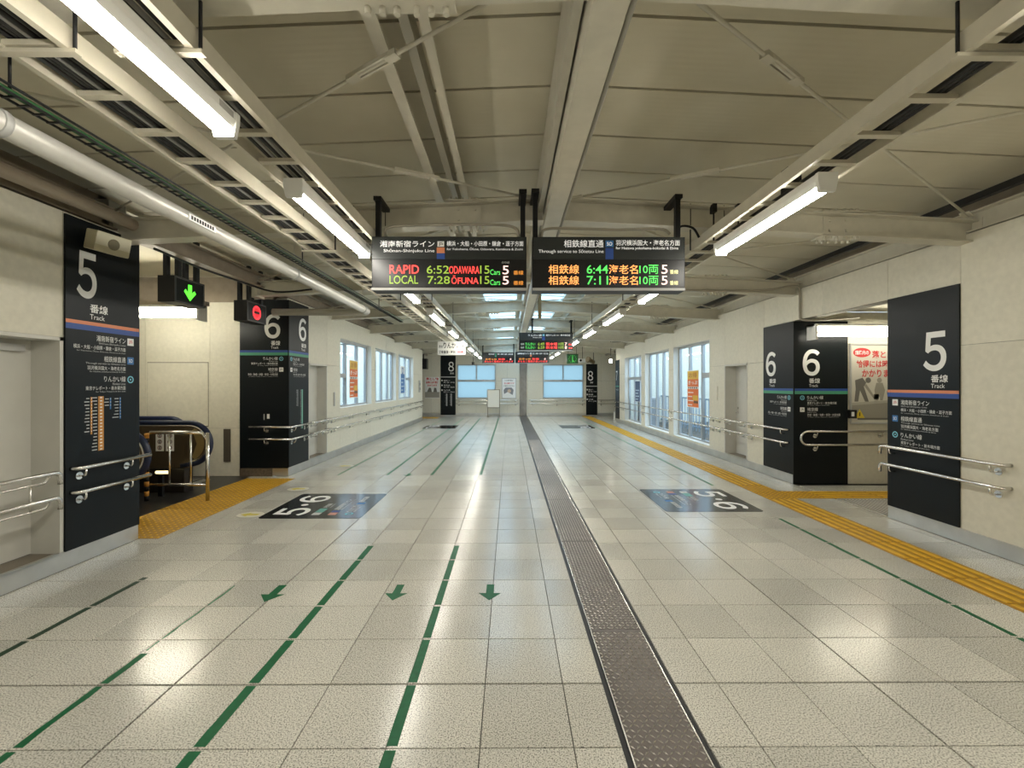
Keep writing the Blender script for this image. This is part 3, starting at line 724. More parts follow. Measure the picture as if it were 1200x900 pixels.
# bracing rods
def brace(a, b, label):
    t = thing('brace_rod', a, label, 'brace', 'roof bracing rods')
    A = Vector(a); B = Vector(b); d = (B-A)
    MB().cyl(A, B, 0.011, 7).build('rod', M_STEEL, t)
    tb = MB(); p = A + d*0.22; q = p + d.normalized()*0.28; sd = d.normalized().cross(Vector((0,0,1))).normalized()*0.022
    tb.bar(p+sd, q+sd, 0.012, 0.022); tb.bar(p-sd, q-sd, 0.012, 0.022)
    tb.bar(p-d.normalized()*0.05, p+d.normalized()*0.03, 0.05, 0.03); tb.bar(q-d.normalized()*0.03, q+d.normalized()*0.05, 0.05, 0.03)
    tb.build('turnbuckle', M_STEEL, t)
    MB().bar(A, A+d.normalized()*0.16, 0.07, 0.012).build('gusset', M_STEEL, t); MB().bar(B-d.normalized()*0.16, B, 0.07, 0.012).build('gusset', M_STEEL, t)
for k in range(2, len(BEAMS)-1):
    y0, y1 = BEAMS[k]+0.12, BEAMS[k+1]-0.12
    for s in (-1, 1):
        xc = 0.26 if s < 0 else 0.56; xe = -3.85 if s < 0 else 4.45
        side = ('escalator' if s < 0 else 'full-height window') + ' side, ' + ORD[len(BEAMS)-2-k] + ' bay from end wall'
        zc, ze = 3.42, 3.22
        brace((xc,y0,zc),(xe,y1,ze), 'roof bracing rod slanting away from the ridge, ' + side)
        brace((xc,y1,zc-0.04),(xe,y0,ze-0.02), 'roof bracing rod slanting towards the ridge, ' + side)

# ------------------------------------------------------------------ lamps, cable ladders
def lamp(x, y0, L, label):
    t = thing('strip_lamp', (x, y0+L/2, 2.905), label, 'ceiling lamp', 'strip lamps under the cable ladders')
    pr = [(-0.045,0.0),(0.045,0.0),(0.06,0.035),(0.06,0.075),(-0.06,0.075),(-0.06,0.035)]
    MB().prof(pr, (x,y0,2.83),(x,y0+L,2.83)).build('housing', M_LAMPW, t)
    k = 8; arc = [(0.045*math.cos(PI+PI*i/k), 0.035*math.sin(PI+PI*i/k)) for i in range(k+1)]
    MB().prof(arc, (x,y0+0.025,2.829),(x,y0+L-0.025,2.829)).build('diffuser', M_LAMP, t)
    for yy in (y0, y0+L-0.025): MB().prof([(-0.048,-0.04),(0.048,-0.04),(0.062,0.03),(0.062,0.078),(-0.062,0.078),(-0.062,0.03)], (x,yy-0.003,2.83),(x,yy+0.025,2.83)).build('end_cap', M_LAMPW, t)
    MB().box(x+0.0605,x+0.0615,y0+L-0.15,y0+L-0.05,2.865,2.895).build('rating_plate', M_GREYM, t)
XLL, XLR = -1.375, 1.965
for i, y0 in enumerate((19.4,17.1,14.75,12.4,10.0,7.6,5.15,2.80,0.76,-1.9,-4.2)): lamp(XLL, y0, 1.39, ORD[i] + ' white strip lamp from the end wall, on the escalator-side cable ladder')
for i, y0 in enumerate((19.4,17.1,14.75,12.4,10.0,7.6,5.15,2.70,0.20,-2.0,-4.2)): lamp(XLR, y0, 1.39, ORD[i] + ' white strip lamp from the end wall, on the full-height-window-side cable ladder')

def ladder(x0, x1, z, label, cables, y0=-5.0, y1=21.8, step=0.3, railw=0.03, hang=True):
    t = thing('cable_ladder', ((x0+x1)/2, 8, z), label, 'cable ladder')
    for x in (x0, x1):
        s = 1 if x == x0 else -1
        MB().prof([(-0.015,-0.045),(0.015,-0.045),(0.015,-0.037),(-0.005,-0.037),(-0.005,0.037),(0.015,0.037),(0.015,0.045),(-0.015,0.045)] if s > 0 else
                  [(0.015,-0.045),(0.015,0.045),(-0.015,0.045),(-0.015,0.037),(0.005,0.037),(0.005,-0.037),(-0.015,-0.037),(-0.015,-0.045)], (x,y0,z),(x,y1,z)).build('side_rail', M_RACK, t)
    rm = MB().box(0.012, x1-x0-0.012, -0.02, 0.02, -0.038, -0.016).mesh('rung'); rm.materials.append(M_RACK)
    y = y0 + 0.15
    while y < y1:
        o = bpy.data.objects.new('rung', rm); o.location = (x0, y, z); link(o, t); y += step
    for cx, r, m in cables:
        pts = []; y = y0
        while y < y1:
            pts.append((x0+cx+random.uniform(-1,1)*0.004, y, z-0.014+r+random.uniform(0,1)*0.003)); y += 0.45
        MB().tube(pts, r, 6).build('cable', m, t)
    if hang:
        for yb in BEAMS:
            for x in (x0-0.03, x1+0.03):
                if yb < -3: continue
                MB().cyl((x,yb,z-0.06),(x,yb,zd(x)-0.25),0.007,6).build('hanger_rod', M_BLACK, t)
            MB().box(x0-0.045,x1+0.045,yb-0.015,yb+0.015,z-0.062,z-0.046).build('hanger_bar', M_RACK, t)
M_CB = mat('black_cable', (0.015,0.015,0.016), 0.5); M_CG = mat('green_cable', (0.02,0.11,0.03), 0.5); M_CW = mat('grey_cable', (0.30,0.30,0.29), 0.5)
ladder(-1.51, -1.255, 2.966, 'beige cable ladder carrying the strip lamps nearer the escalators', [(0.07,0.012,M_CB),(0.1,0.01,M_CW),(0.13,0.012,M_CB),(0.16,0.01,M_CW),(0.19,0.011,M_CB)])
ladder(-2.0, -1.75, 2.966, 'beige cable ladder packed with black and green cables', [(0.04,0.013,M_CB),(0.068,0.012,M_CB),(0.092,0.012,M_CB),(0.115,0.010,M_CW),(0.14,0.013,M_CB),(0.17,0.011,M_CB),(0.20,0.013,M_CG)])
ladder(1.825, 2.10, 2.966, 'beige cable ladder carrying the strip lamps nearer the full-height windows', [(0.15,0.013,M_CB),(0.178,0.013,M_CB),(0.206,0.012,M_CB)])
# slim black wire tray
wt = thing('wire_tray', (-2.09, 3, 2.8), 'slim black wire cable tray beside the silver pipe', 'cable tray')
for x in (-2.115,-2.055):
    MB().cyl((x,-5,2.80),(x,8.5,2.80),0.006,6).build('side_wire', M_BLACK, wt); MB().cyl((x,-5,2.83),(x,8.5,2.83),0.006,6).build('side_wire', M_BLACK, wt)
rg = MB(); y = -5
while y < 8.5: rg.box(-2.118,-2.052,y,y+0.009,2.793,2.80); y += 0.06
tag(rg.build('cross_wires', M_BLACK, wt), kind='stuff')
MB().tube([(-2.085+0.005*math.sin(i), -5+i*0.5, 2.816) for i in range(28)], 0.014, 6).build('cable', M_CG, wt)
for yb in BEAMS[2:6]: MB().cyl((-2.09,yb+0.1,2.8),(-2.09,yb+0.1,3.4),0.006,6).build('hanger_rod', M_BLACK, wt)
# silver pipe
pp = thing('overhead_pipe', (-2.2, 3, 2.75), 'long silver-grey round pipe under the roof, elbowing towards the escalators', 'pipe')
M_PIPE = mat('silver_pipe', (0.52,0.51,0.47), 0.35, 0.2, var=0.04, scale=5)
path = [(-2.2,-5,2.725),(-2.2,6.75,2.725)] + [(-2.35+0.15*math.cos(a), 6.75+0.15*math.sin(a), 2.725) for a in [PI/2*i/8 for i in range(1,9)]] + [(-3.7,6.9,2.725)]
MB().tube(path, 0.055, 16).build('pipe', M_PIPE, pp)
for yb in (1.9,4.5,6.6):
    MB().tube([(-2.2,yb-0.015,2.725),(-2.2,yb+0.015,2.725)], 0.062, 16).build('clamp', M_GREYM, pp)
    MB().cyl((-2.2,yb,2.8),(-2.2,yb,3.25),0.007,6).build('hanger_rod', M_STEEL, pp)
lb = Frame((-2.145,2.95,2.685),(0,1,0),(0,0,1)); plate(lb, 0, 0.27, 0.015, 0.06, M_WHITE, pp, 'label_plate', 0.0, 0.004)
mb = MB()
for i in range(9): mb.fbox(lb, 0.02+i*0.026, 0.037+i*0.026, 0.025, 0.05, 0.004, 0.005)
mb.build('label_marks', M_BLACK, pp)
# black boxes on the ladder
bx = thing('junction_box', (2.02, 3.14, 2.952), 'small black junction box hung beside the cable ladder with lamps', 'junction box')
MB().box(1.97,2.07,3.1,3.18,2.952,3.14).build('body', M_BLACK, bx); MB().box(1.985,2.055,3.095,3.1,3.02,3.12).build('cover', M_GREYM if False else M_BLACK, bx)

# ------------------------------------------------------------------ sign panels
BLK = [('湘南新宿ライン','Shōnan-Shinjuku Line','横浜・大船・小田原・鎌倉・逗子方面','for Yokohama, Ōfuna, Odawara, Kamakura & Zushi','JS'),
       ('相鉄線直通','Through service to Sōtetsu Line','羽沢横浜国大・海老名方面','for Hazawa yokohama-kokudai & Ebina','SO'),
       ('りんかい線','Rinkai Line','東京テレポート・新木場方面','for Tokyo Teleport & Shin-kiba','R'),
       ('埼京線','Saikyō Line','渋谷・新宿・池袋・赤羽・大宮方面','for Shibuya, Shinjuku, Ikebukuro, Akabane & Ōmiya','JA')]
def icon(fr, k, u, v, s, t):
    n = 0.0012; n2 = 0.0022
    if k == 'R':
        MB().ring(fr, u+s/2, v+s/2, s*0.34, s*0.5, 0, n).build('line_icon', M_CYAN, t)
        MB().disc(fr, u+s/2, v+s/2, s*0.13, 0, n, 12).build('line_icon', M_CYAN, t)
    else:
        plate(fr, u, u+s, v, v+s, M_BLUE2 if k == 'SO' else M_WHITE, t, 'line_icon', 0, n)
        text(fr, k, u+s*0.2, v+s*0.25, u+s*0.8, v+s*0.75, M_WHITE if k == 'SO' else (M_RED if k == 'JS' else M_BLACK), t, n2, 0.01)
def sign_text(fr, W, t, num, zb_, nu, ku, lines, align, edge, bands, s=1.0, gap=0.0):
    text(fr, {'5':'５','6':'６'}[num], nu[0]*W, zb_+0.205, nu[1]*W, zb_+0.625, M_WHITE, t, 0.002, 0.02)
    text(fr, '番線', ku[0]*W, zb_+0.085, ku[1]*W, zb_+0.165, M_WHITE, t, 0.002, 0.012)
    text(fr, 'Track', ku[0]*W, zb_+0.025, (ku[0]+(ku[1]-ku[0])*0.82)*W, zb_+0.070, M_WHITE, t)
    z = zb_
    for m, h in bands: plate(fr, 0, W, z-h, z, m, t, 'colour_band', 0, 0.001); z -= h
    z = zb_-0.115-gap
    for (wi, (ja, en, de, den, ic)) in lines:
        wja, wen, wde, wdn = [w*W for w in wi]
        for txt, w, a, b in ((ja,wja,0.0,0.056),(en,wen,0.064,0.086),(de,wde,0.096,0.134),(den,wdn,0.142,0.158)):
            u0, u1 = (edge*W-w, edge*W) if align == 'R' else (edge*W, edge*W+w)
            text(fr, txt, u0, z-b, u1, z-a, M_WHITE if a in (0.0,0.096) else M_GREYT, t)
        icon(fr, ic, (edge+0.03)*W if align == 'R' else (edge-0.135)*W, z-0.068, 0.072, t)
        z -= 0.188
B5 = [(M_ORANGE,0.032),(M_BLUE,0.05)]; B6 = [(M_BLUE,0.04),(M_TEAL,0.048)]
W3 = [((0.41,0.38,0.70,0.66),BLK[0]),((0.31,0.55,0.53,0.50),BLK[1]),((0.31,0.19,0.55,0.42),BLK[2])]
W2 = [((0.30,0.18,0.55,0.42),BLK[2]),((0.20,0.17,0.62,0.60),BLK[3])]
def lineboard(fr, t, u, z1, z0, mt, w, lab_w, seed):
    r = random.Random(seed)
    plate(fr, u, u+w, z0, z1, mt, t, 'route_bar', 0, 0.0012)
    mb = MB(); mb2 = MB(); z = z1-0.012
    while z > z0+0.01:
        mb2.fbox(fr, u+w*0.3, u+w*0.7, z-0.005, z+0.005, 0.0012, 0.0018)
        mb.fbox(fr, u-0.012-lab_w*r.uniform(0.5,1.0), u-0.012, z-0.004, z+0.004, 0, 0.001); z -= 0.03
    mb.build('station_marks', M_GREYT, t); mb2.build('station_dots', M_WHITE, t)
# near left 5
W = 4.553-3.805; f = F_left(3.805, -3.838)
p5 = thing('track_sign_panel', (-3.83, 4.18, BB), 'tall black track 5 panel with a route map, beside the recessed grey door', 'sign panel')
MB().fbox(f, 0, W, BB+0.004, 3.07, 0.0, 0.018).build('panel', M_PANEL, p5)
MB().fbox(f, W-0.03, W-0.026, BB+0.004, 3.07, 0.018, 0.019).build('seam', M_BLACK, p5)
f5 = F_left(3.805, -3.82)
sign_text(f5, W, p5, '5', 2.167, (0.126,0.378), (0.29,0.53), W3, 'R', 0.787, B5)
M_AMB = mat('amber_print', (0.55,0.25,0.05), 0.45)
lineboard(f5, p5, 0.30*W, 1.48, 1.14, M_AMB, 0.016, 0.05, 1); lineboard(f5, p5, 0.40*W, 1.485, 0.98, M_AMB, 0.055, 0.05, 2)
lineboard(f5, p5, 0.56*W, 1.47, 1.36, M_BLUE2, 0.012, 0.06, 3); lineboard(f5, p5, 0.70*W, 1.47, 1.26, M_BLUE2, 0.012, 0.07, 4)
MB().fbox(Frame((-3.838,4.553,0),(-1,0,0),(0,0,1)) if False else F_left(4.553,-4.05), 0, 0.006, BB, 3.07, 0.0, 0.23).build('edge_panel', M_PANEL, p5)
# near right 5
W = 5.23-4.395; f = F_right(5.23, 4.538)
q5 = thing('track_sign_panel', (4.53, 4.8, BB), 'black track 5 panel at the mouth of the poster passage', 'sign panel')
MB().fbox(f, 0, W, BB+0.004, 2.61, 0.0, 0.016).build('panel', M_PANEL, q5)
MB().fbox(f, 0.035, 0.039, BB+0.004, 2.61, 0.016, 0.017).build('seam', M_BLACK, q5)
f5 = F_right(5.23, 4.522)
sign_text(f5, W, q5, '5', 1.532, (0.545,0.85), (0.65,0.87), W3, 'L', 0.216, B5)
MB().fbox(F_front(4.54, 5.232), 0, 0.0, 0, 0, 0, 0) if False else None
# left pillar 6
p6 = thing('sign_pillar', (-4.2, 7.63, BB), 'black corner pillar for track 6 with a green route map, by the escalators', 'sign pillar')
W = 0.83; f = F_front(-4.67, 7.655)
MB().fbox(f, 0, W+0.006, BB-0.01, 3.06, 0.0, 0.018).build('panel', M_PANEL, p6)
f6 = F_front(-4.67, 7.637)
sign_text(f6, W, p6, '6', 2.185, (0.514,0.843), (0.65,0.843), W2, 'R', 0.79, B6)
plate(f6, 0.50*W, 0.515*W, 0.98, 1.08, M_GREYT, p6, 'switch_plate', 0, 0.004); plate(f6, 0.57*W, 0.62*W, 1.0, 1.08, M_WHITE, p6, 'switch_plate', 0, 0.006)
W = 0.745; f = F_left(7.637, -3.838); MB().fbox(f, 0, W, BB+0.004, 3.06, 0.0, 0.018).build('panel', M_PANEL, p6)
f6 = F_left(7.637, -3.82)
sign_text(f6, W, p6, '6', 2.185, (0.476,0.86), (0.6,0.86), W2, 'L', 0.2, B6)
lineboard(f6, p6, 0.62*W, 1.50, 0.78, mat('route_green',(0.06,0.36,0.25),0.45), 0.05, 0.04, 5); lineboard(f6, p6, 0.42*W, 1.50, 1.2, M_GREYT, 0.008, 0.04, 6)
# right pillar 6
q6 = thing('sign_pillar', (4.8, 6.98, BB), 'black corner pillar for track 6 in the mouth of the poster passage', 'sign pillar')
W = 0.85; f = F_front(4.54, 6.985)
MB().fbox(f, -0.018, W, 0.004, 2.60, 0.0, 0.016).build('panel', M_PANEL, q6)
f6 = F_front(4.54, 6.969)
sign_text(f6, W, q6, '6', 1.527, (0.15,0.47), (0.268,0.475), W2, 'L', 0.235, B6)
W = 0.82; f = F_right(7.8, 4.538); MB().fbox(f, 0, W, BB+0.004, 2.60, 0.0, 0.016).build('panel', M_PANEL, q6)
f6 = F_right(7.8, 4.522)
sign_text(f6, W, q6, '6', 1.527, (0.1,0.446), (0.22,0.45), W2, 'R', 0.8, B6)
# far 8 panels
for x0, W, z1, zb8, nu, ku, lab, nm in ((-3.44,0.75,3.02,1.93,(0.52,0.88),(0.62,0.88),'L','black track 8 panel on the end wall beside the red-headed poster'),
                                (3.84,0.56,2.60,1.47,(0.15,0.62),(0.35,0.62),'L','black track 8 panel on the end wall beside the loudspeaker horn')):
    t = thing('track_sign_panel', (x0+W/2, 21.98, BB), nm, 'sign panel')
    f = F_front(x0, YEND-0.002); MB().fbox(f, 0, W, BB-0.1, z1, 0.0, 0.016).build('panel', M_PANEL, t)
    f8 = F_front(x0, YEND-0.018)
    text(f8, '８', nu[0]*W, zb8+0.30, nu[1]*W, zb8+0.78, M_WHITE, t, 0.003, 0.008); text(f8, '番線', ku[0]*W, zb8+0.16, ku[1]*W, zb8+0.25, M_WHITE, t, 0.003)
    plate(f8, 0, W, zb8, zb8+0.04, M_GREYT, t, 'colour_band', 0, 0.002)
    for i, (ja, de) in enumerate((('湘南新宿ライン','新宿・池袋・大宮方面'),('埼京線','渋谷・新宿・池袋方面'),('りんかい線','東京テレポート・新木場方面'))):
        zz = zb8-0.12-i*0.24
        plate(f8, 0.05*W, 0.14*W, zz-0.07, zz, M_WHITE, t, 'line_icon', 0, 0.002)
        text(f8, ja, 0.2*W, zz-0.075, 0.62*W, zz, M_WHITE, t, 0.003); text(f8, de, 0.2*W, zz-0.16, 0.92*W, zz-0.10, M_WHITE, t, 0.003)
    if x0 < 0: lineboard(f8, t, 0.4*W, 1.12, 0.5, M_GREYT, 0.03, 0.06, 9); lineboard(f8, t, 0.7*W, 1.12, 0.5, M_GREYT, 0.03, 0.06, 10)
# far track 7 panel on right wall end
t = thing('track_sign_panel', (4.53, 18.4, BB), 'narrow dark panel at the far end of the full-height window wall', 'sign panel')
f = F_right(18.72, 4.538); MB().fbox(f, 0, 0.62, BB+0.004, 2.6, 0, 0.016).build('panel', M_PANEL, t); f7 = F_right(18.72, 4.522)
plate(f7, 0, 0.62, 1.48, 1.53, M_TEAL, t, 'colour_band', 0, 0.002); text(f7, '7', 0.1, 1.74, 0.36, 2.15, M_WHITE, t, 0.003); text(f7, 'りんかい線', 0.1, 1.33, 0.5, 1.40, M_WHITE, t, 0.003)

# ------------------------------------------------------------------ departure boards
def board(x0, y, W, z0, z1, head, rows, label, far=False):
    t = thing('departure_board', (x0+W/2, y, z0), label, 'departure board')
    H = z1-z0; hh = 0.42*H
    MB().box(x0, x0+W, y, y+0.16, z0, z1).build('casing', M_BLACK, t)
    f = F_front(x0, y)
    MB().fbox(f, 0.008, W-0.008, z1-hh, z1-0.006, 0, 0.006).build('header', M_HEAD, t)
    MB().fbox(f, 0.008, W-0.008, z0+0.03, z1-hh-0.004, 0, 0.003).build('screen', M_SCREEN, t)
    MB().fbox(f, 0, W, z0, z0+0.022, 0, 0.012).build('bottom_rail', M_GREYM, t)
    fh = F_front(x0, y-0.006); fs = F_front(x0, y-0.003)
    for (s, u0, u1, a, b, m) in head:
        if s is None: plate(fh, u0*W, u1*W, z1-b*H, z1-a*H, m, t, 'line_icon', 0, 0.001)
        else: text(fh, s, u0*W, z1-b*H, u1*W, z1-a*H, M_HEADGLOW if m is M_WHITE else m, t, 0.002, 0.006 if a < 0.2 else 0.0)
    for (s, u0, u1, a, b, m) in rows: text(fs, s, u0*W, z1-b*H, u1*W, z1-a*H, m, t, 0.002, 0.005)
    for xx in (x0+(0.36 if 0.24 < x0 < 0.3 else 0.03), x0+W-0.03):
        MB().box(xx-0.022, xx+0.022, y+0.08, y+0.13, z1, zb(xx)+0.09).build('hanger_post', M_BLACK, t)
        MB().box(xx-0.035, xx+0.035, y+0.06, y+0.36, zb(xx)+0.05, zb(xx)+0.085).build('clamp', M_BLACK, t)
    return t
Hd1 = [('湘南新宿ライン',0.055,0.405,0.08,0.20,M_WHITE),('Shōnan-Shinjuku Line',0.078,0.405,0.235,0.31,M_WHITE),
       (None,0.425,0.468,0.09,0.19,M_WHITE),('JS',0.433,0.460,0.105,0.175,M_BLACK),(None,0.42,0.472,0.205,0.31,M_ORANGE),(None,0.42,0.472,0.31,0.42,M_BLUE),
       ('横浜・大船・小田原・鎌倉・逗子方面',0.485,0.98,0.085,0.18,M_WHITE),('for Yokohama, Ōfuna, Odawara, Kamakura & Zushi',0.485,0.975,0.205,0.26,M_WHITE)]
Rw1 = [('RAPID',0.115,0.305,0.53,0.69,L_RED),('6:52',0.355,0.50,0.54,0.69,L_OLV),('ODAWARA',0.50,0.695,0.55,0.69,L_RED),('15',0.70,0.76,0.54,0.69,L_OLV),('Cars',0.765,0.83,0.61,0.71,L_GRN),
       ('5',0.845,0.885,0.54,0.70,L_PINK),('番線',0.915,0.98,0.63,0.71,L_DOR),('のりば',0.84,0.89,0.46,0.50,M_WHITE),
       ('LOCAL',0.115,0.30,0.725,0.88,L_OLV),('7:28',0.36,0.505,0.735,0.88,L_OLV),('ŌFUNA',0.515,0.69,0.725,0.88,L_RED),('15',0.70,0.76,0.735,0.88,L_OLV),('Cars',0.765,0.83,0.80,0.90,L_GRN),
       ('5',0.845,0.885,0.735,0.89,L_PINK),('番線',0.915,0.98,0.82,0.90,L_DOR)]
YB = 3.95
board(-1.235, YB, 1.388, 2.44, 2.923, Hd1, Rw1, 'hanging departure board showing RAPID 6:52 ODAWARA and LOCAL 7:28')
Hd2 = [('相鉄線直通',0.205,0.465,0.06,0.20,M_WHITE),('Through service to Sōtetsu Line',0.04,0.465,0.24,0.32,M_WHITE),
       (None,0.478,0.53,0.07,0.19,M_BLUE2),('SO',0.487,0.521,0.10,0.165,M_WHITE),(None,0.478,0.53,0.21,0.42,M_BLUE),
       ('羽沢横浜国大・海老名方面',0.545,0.965,0.06,0.165,M_WHITE),('for Hazawa yokohama-kokudai & Ebina',0.545,0.955,0.185,0.25,M_WHITE)]
Rw2 = []
for a, tm in ((0.52,'6:44'),(0.725,'7:11')):
    Rw2 += [('相鉄線',0.105,0.305,a,a+0.17,L_ORG),(tm,0.355,0.495,a+0.005,a+0.165,L_GRN),('海老名',0.50,0.69,a,a+0.17,L_ORG),('10両',0.70,0.825,a,a+0.17,L_GRN),('5',0.845,0.885,a,a+0.165,L_PINK),('番線',0.90,0.955,a+0.09,a+0.17,L_YEL)]
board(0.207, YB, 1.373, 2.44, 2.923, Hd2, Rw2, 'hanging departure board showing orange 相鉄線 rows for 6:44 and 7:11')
Hd3 = [('りんかい線',0.17,0.42,0.09,0.20,M_WHITE),('Rinkai Line',0.26,0.42,0.23,0.29,M_WHITE),(None,0.435,0.475,0.08,0.19,M_CYAN),(None,0.43,0.48,0.22,0.42,M_BLUE),('東京テレポート・新木場方面',0.5,0.95,0.09,0.19,M_WHITE)]
Rw3 = []
for a, tm, pf in ((0.54,'6:49','7'),(0.73,'6:59','8')):
    Rw3 += [('各停',0.03,0.09,a+0.03,a+0.14,M_WHITE),('りんかい',0.12,0.3,a,a+0.16,L_GRN),(tm,0.35,0.47,a,a+0.16,L_OLV),('新木場',0.50,0.71,a,a+0.16,L_RED),('10両',0.73,0.83,a,a+0.16,L_OLV),(pf,0.85,0.89,a,a+0.16,L_PINK),('番線',0.92,0.99,a+0.06,a+0.15,L_RED)]
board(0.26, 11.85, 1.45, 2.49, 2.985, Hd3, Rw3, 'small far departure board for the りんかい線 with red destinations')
Hd4 = [('埼京線',0.2,0.38,0.09,0.22,M_WHITE),(None,0.40,0.44,0.08,0.22,M_TEAL),(None,0.395,0.445,0.24,0.42,M_TEAL),('渋谷・新宿・池袋・大宮方面',0.47,0.95,0.09,0.22,M_WHITE)]
Hd5 = [('湘南新宿ライン',0.06,0.42,0.09,0.22,M_WHITE),(None,0.44,0.48,0.08,0.22,M_WHITE),(None,0.435,0.485,0.24,0.42,M_ORANGE),('渋谷・新宿・池袋・大宮方面',0.5,0.97,0.09,0.22,M_WHITE)]
Rw4 = [('各停 6:48',0.1,0.45,0.53,0.69,L_DOR),('新宿',0.5,0.7,0.53,0.69,L_RED),('8',0.86,0.9,0.53,0.69,L_PINK),('まもなく電車がまいります',0.08,0.96,0.74,0.9,L_RED)]
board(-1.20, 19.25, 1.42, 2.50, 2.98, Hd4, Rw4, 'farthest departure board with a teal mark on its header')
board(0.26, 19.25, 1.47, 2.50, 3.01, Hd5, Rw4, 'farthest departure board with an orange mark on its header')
# conduit feeding the near boards
def conduit(pts, r, mt, label, cat='conduit', name='conduit'):
    P = []
    for i in range(len(pts)-1):
        a = Vector(pts[max(i-1,0)]); b = Vector(pts[i]); c = Vector(pts[i+1]); d = Vector(pts[min(i+2,len(pts)-1)])
        for k in range(6):
            t = k/6; P.append(0.5*((2*b)+(c-a)*t+(2*a-5*b+4*c-d)*t*t+(3*b-a-3*c+d)*t**3))
    P.append(Vector(pts[-1]))
    return tag(MB().tube(P, r, 8).build(name, mt), label, cat)
M_COND = mat('conduit_beige', (0.34,0.31,0.24), 0.4)
conduit([(-1.12,4.05,2.925),(-1.14,4.05,3.02),(-1.0,4.06,3.06),(-0.5,4.06,3.07),(-0.1,4.06,3.07),(0.06,4.05,3.03),(0.09,4.05,2.925)], 0.014, M_COND, 'beige conduit arching above the RAPID departure board')
conduit([(0.30,4.08,2.925),(0.33,4.1,3.04),(0.6,4.1,3.05),(1.0,4.1,3.04),(1.4,4.1,3.05),(1.5,4.1,3.0)], 0.014, M_COND, 'beige conduit running above the orange departure board')
conduit([(1.57,4.14,2.99),(1.62,4.15,3.09),(1.74,4.16,3.08),(1.80,4.16,2.99)], 0.011, M_BLACK, 'black cable looping from the board hanger to the cable ladder', 'cable', 'cable')
conduit([(2.4,6.82,3.07),(3.2,6.82,3.05),(4.0,6.80,3.06),(4.35,6.80,3.12),(4.49,6.80,3.10),(4.51,6.80,2.95),(4.51,6.80,2.72),(4.53,6.78,2.60),(4.7,6.62,2.57),(5.2,6.5,2.60)], 0.018, M_COND, 'beige conduit bending down the wall into the poster passage')
conduit([(-3.0,6.7,3.04),(-3.5,6.6,2.98),(-3.75,6.2,3.03),(-3.78,5.4,3.02),(-3.78,4.7,3.04)], 0.014, M_BLACK, 'black cable bundle draped above the escalator opening', 'cable', 'cable')
for x in (1.98, 2.22):
    t = thing('ceiling_hook', (x, 4.25, 3.1), 'black hanging hook rod under the cross beam, ' + ('closer to' if x < 2 else 'farther from') + ' the orange departure board', 'hook')
    MB().cyl((x,4.25,2.95),(x,4.25,3.32),0.008,6).build('rod', M_BLACK, t); MB().box(x-0.02,x+0.02,4.22,4.29,3.26,3.34).build('clamp', M_BLACK, t)

# ------------------------------------------------------------------ small hanging signs
def box_sign(y0, y1, z0, z1, kind, label):
    t = thing('hanging_sign', (-4.08, (y0+y1)/2, z0), label, 'hanging sign')
    MB().box(-4.20,-4.0,y0,y1,z0,z1).build('casing', M_BLACK, t)
    f = F_left(y0, -4.0); L = y1-y0; zc = (z0+z1)/2
    o = MB(); o.fbox(f,0,L,z0,z0+0.02,0,0.006); o.fbox(f,0,L,z1-0.02,z1,0,0.006); o.fbox(f,0,0.025,z0+0.02,z1-0.02,0,0.006); o.fbox(f,L-0.025,L,z0+0.02,z1-0.02,0,0.006)
    o.build('bezel', mat('bezel_grey',(0.06,0.06,0.06),0.4), t)
    if kind == 'arrow':
        pts = [(-0.03,0.095),(0.03,0.095),(0.03,-0.01),(0.075,0.03),(0.10,0.0),(0.0,-0.105),(-0.10,0.0),(-0.075,0.03),(-0.03,-0.01)]
        MB().poly(f, [(L/2+a*1.0, zc+b) for a,b in pts[::-1]], 0.0, 0.004).build('arrow', L_SGRN, t)
    else:
        MB().ring(f, L/2, zc, 0.078, 0.11, 0, 0.004).build('ring', L_SRED, t)
        MB().disc(f, L/2, zc, 0.077, 0, 0.002).build('disc', led('sign_dim_red',(0.55,0.01,0.02),0.38), t)
        MB().fbox(f, L/2-0.075, L/2+0.075, zc-0.015, zc+0.02, 0.002, 0.005).build('bar', mat('sign_bar',(0.02,0.004,0.004),0.5), t)
    for y in (y0+0.1, y1-0.1):
        for x in (-4.17,-4.03): MB().box(x-0.022,x+0.022,y-0.03,y+0.03,z1,3.42).build('hanger_post', M_BLACK, t)
box_sign(5.27, 5.78, 2.585, 2.90, 'arrow', 'black hanging sign with a glowing green down arrow above the escalators')
box_sign(6.72, 7.24, 2.57, 2.88, 'stop', 'black hanging sign with a glowing red no-entry disc above the escalators')

# white hanging direction sign
t = thing('hanging_sign', (-1.7, 13, 2.46), 'white hanging direction sign with large りんかい線 lettering and a red arrow', 'hanging sign')
MB().box(-2.12,-1.30,13.0,13.04,2.46,2.86).build('board', mat('white_sign',(0.78,0.77,0.72),0.5), t)
f = F_front(-2.12, 13.0)
text(f,'次の',0.03,2.66,0.15,2.75,M_BLACK,t,0.003,0.02); text(f,'りんかい線',0.17,2.65,0.79,2.84,M_BLACK,t,0.003,0.02)
text(f,'発車番線・時刻',0.03,2.50,0.52,2.59,M_BLACK,t,0.003,0.02)
MB().poly(f, [(0.58,2.535),(0.70,2.535),(0.70,2.51),(0.78,2.55),(0.70,2.59),(0.70,2.565),(0.58,2.565)], 0.0, 0.003).build('arrow', M_RED, t)
for x in (-2.0,-1.42): MB().cyl((x,13.02,2.86),(x,13.02,3.4),0.006,6).build('hanger_rod', M_BLACK, t)

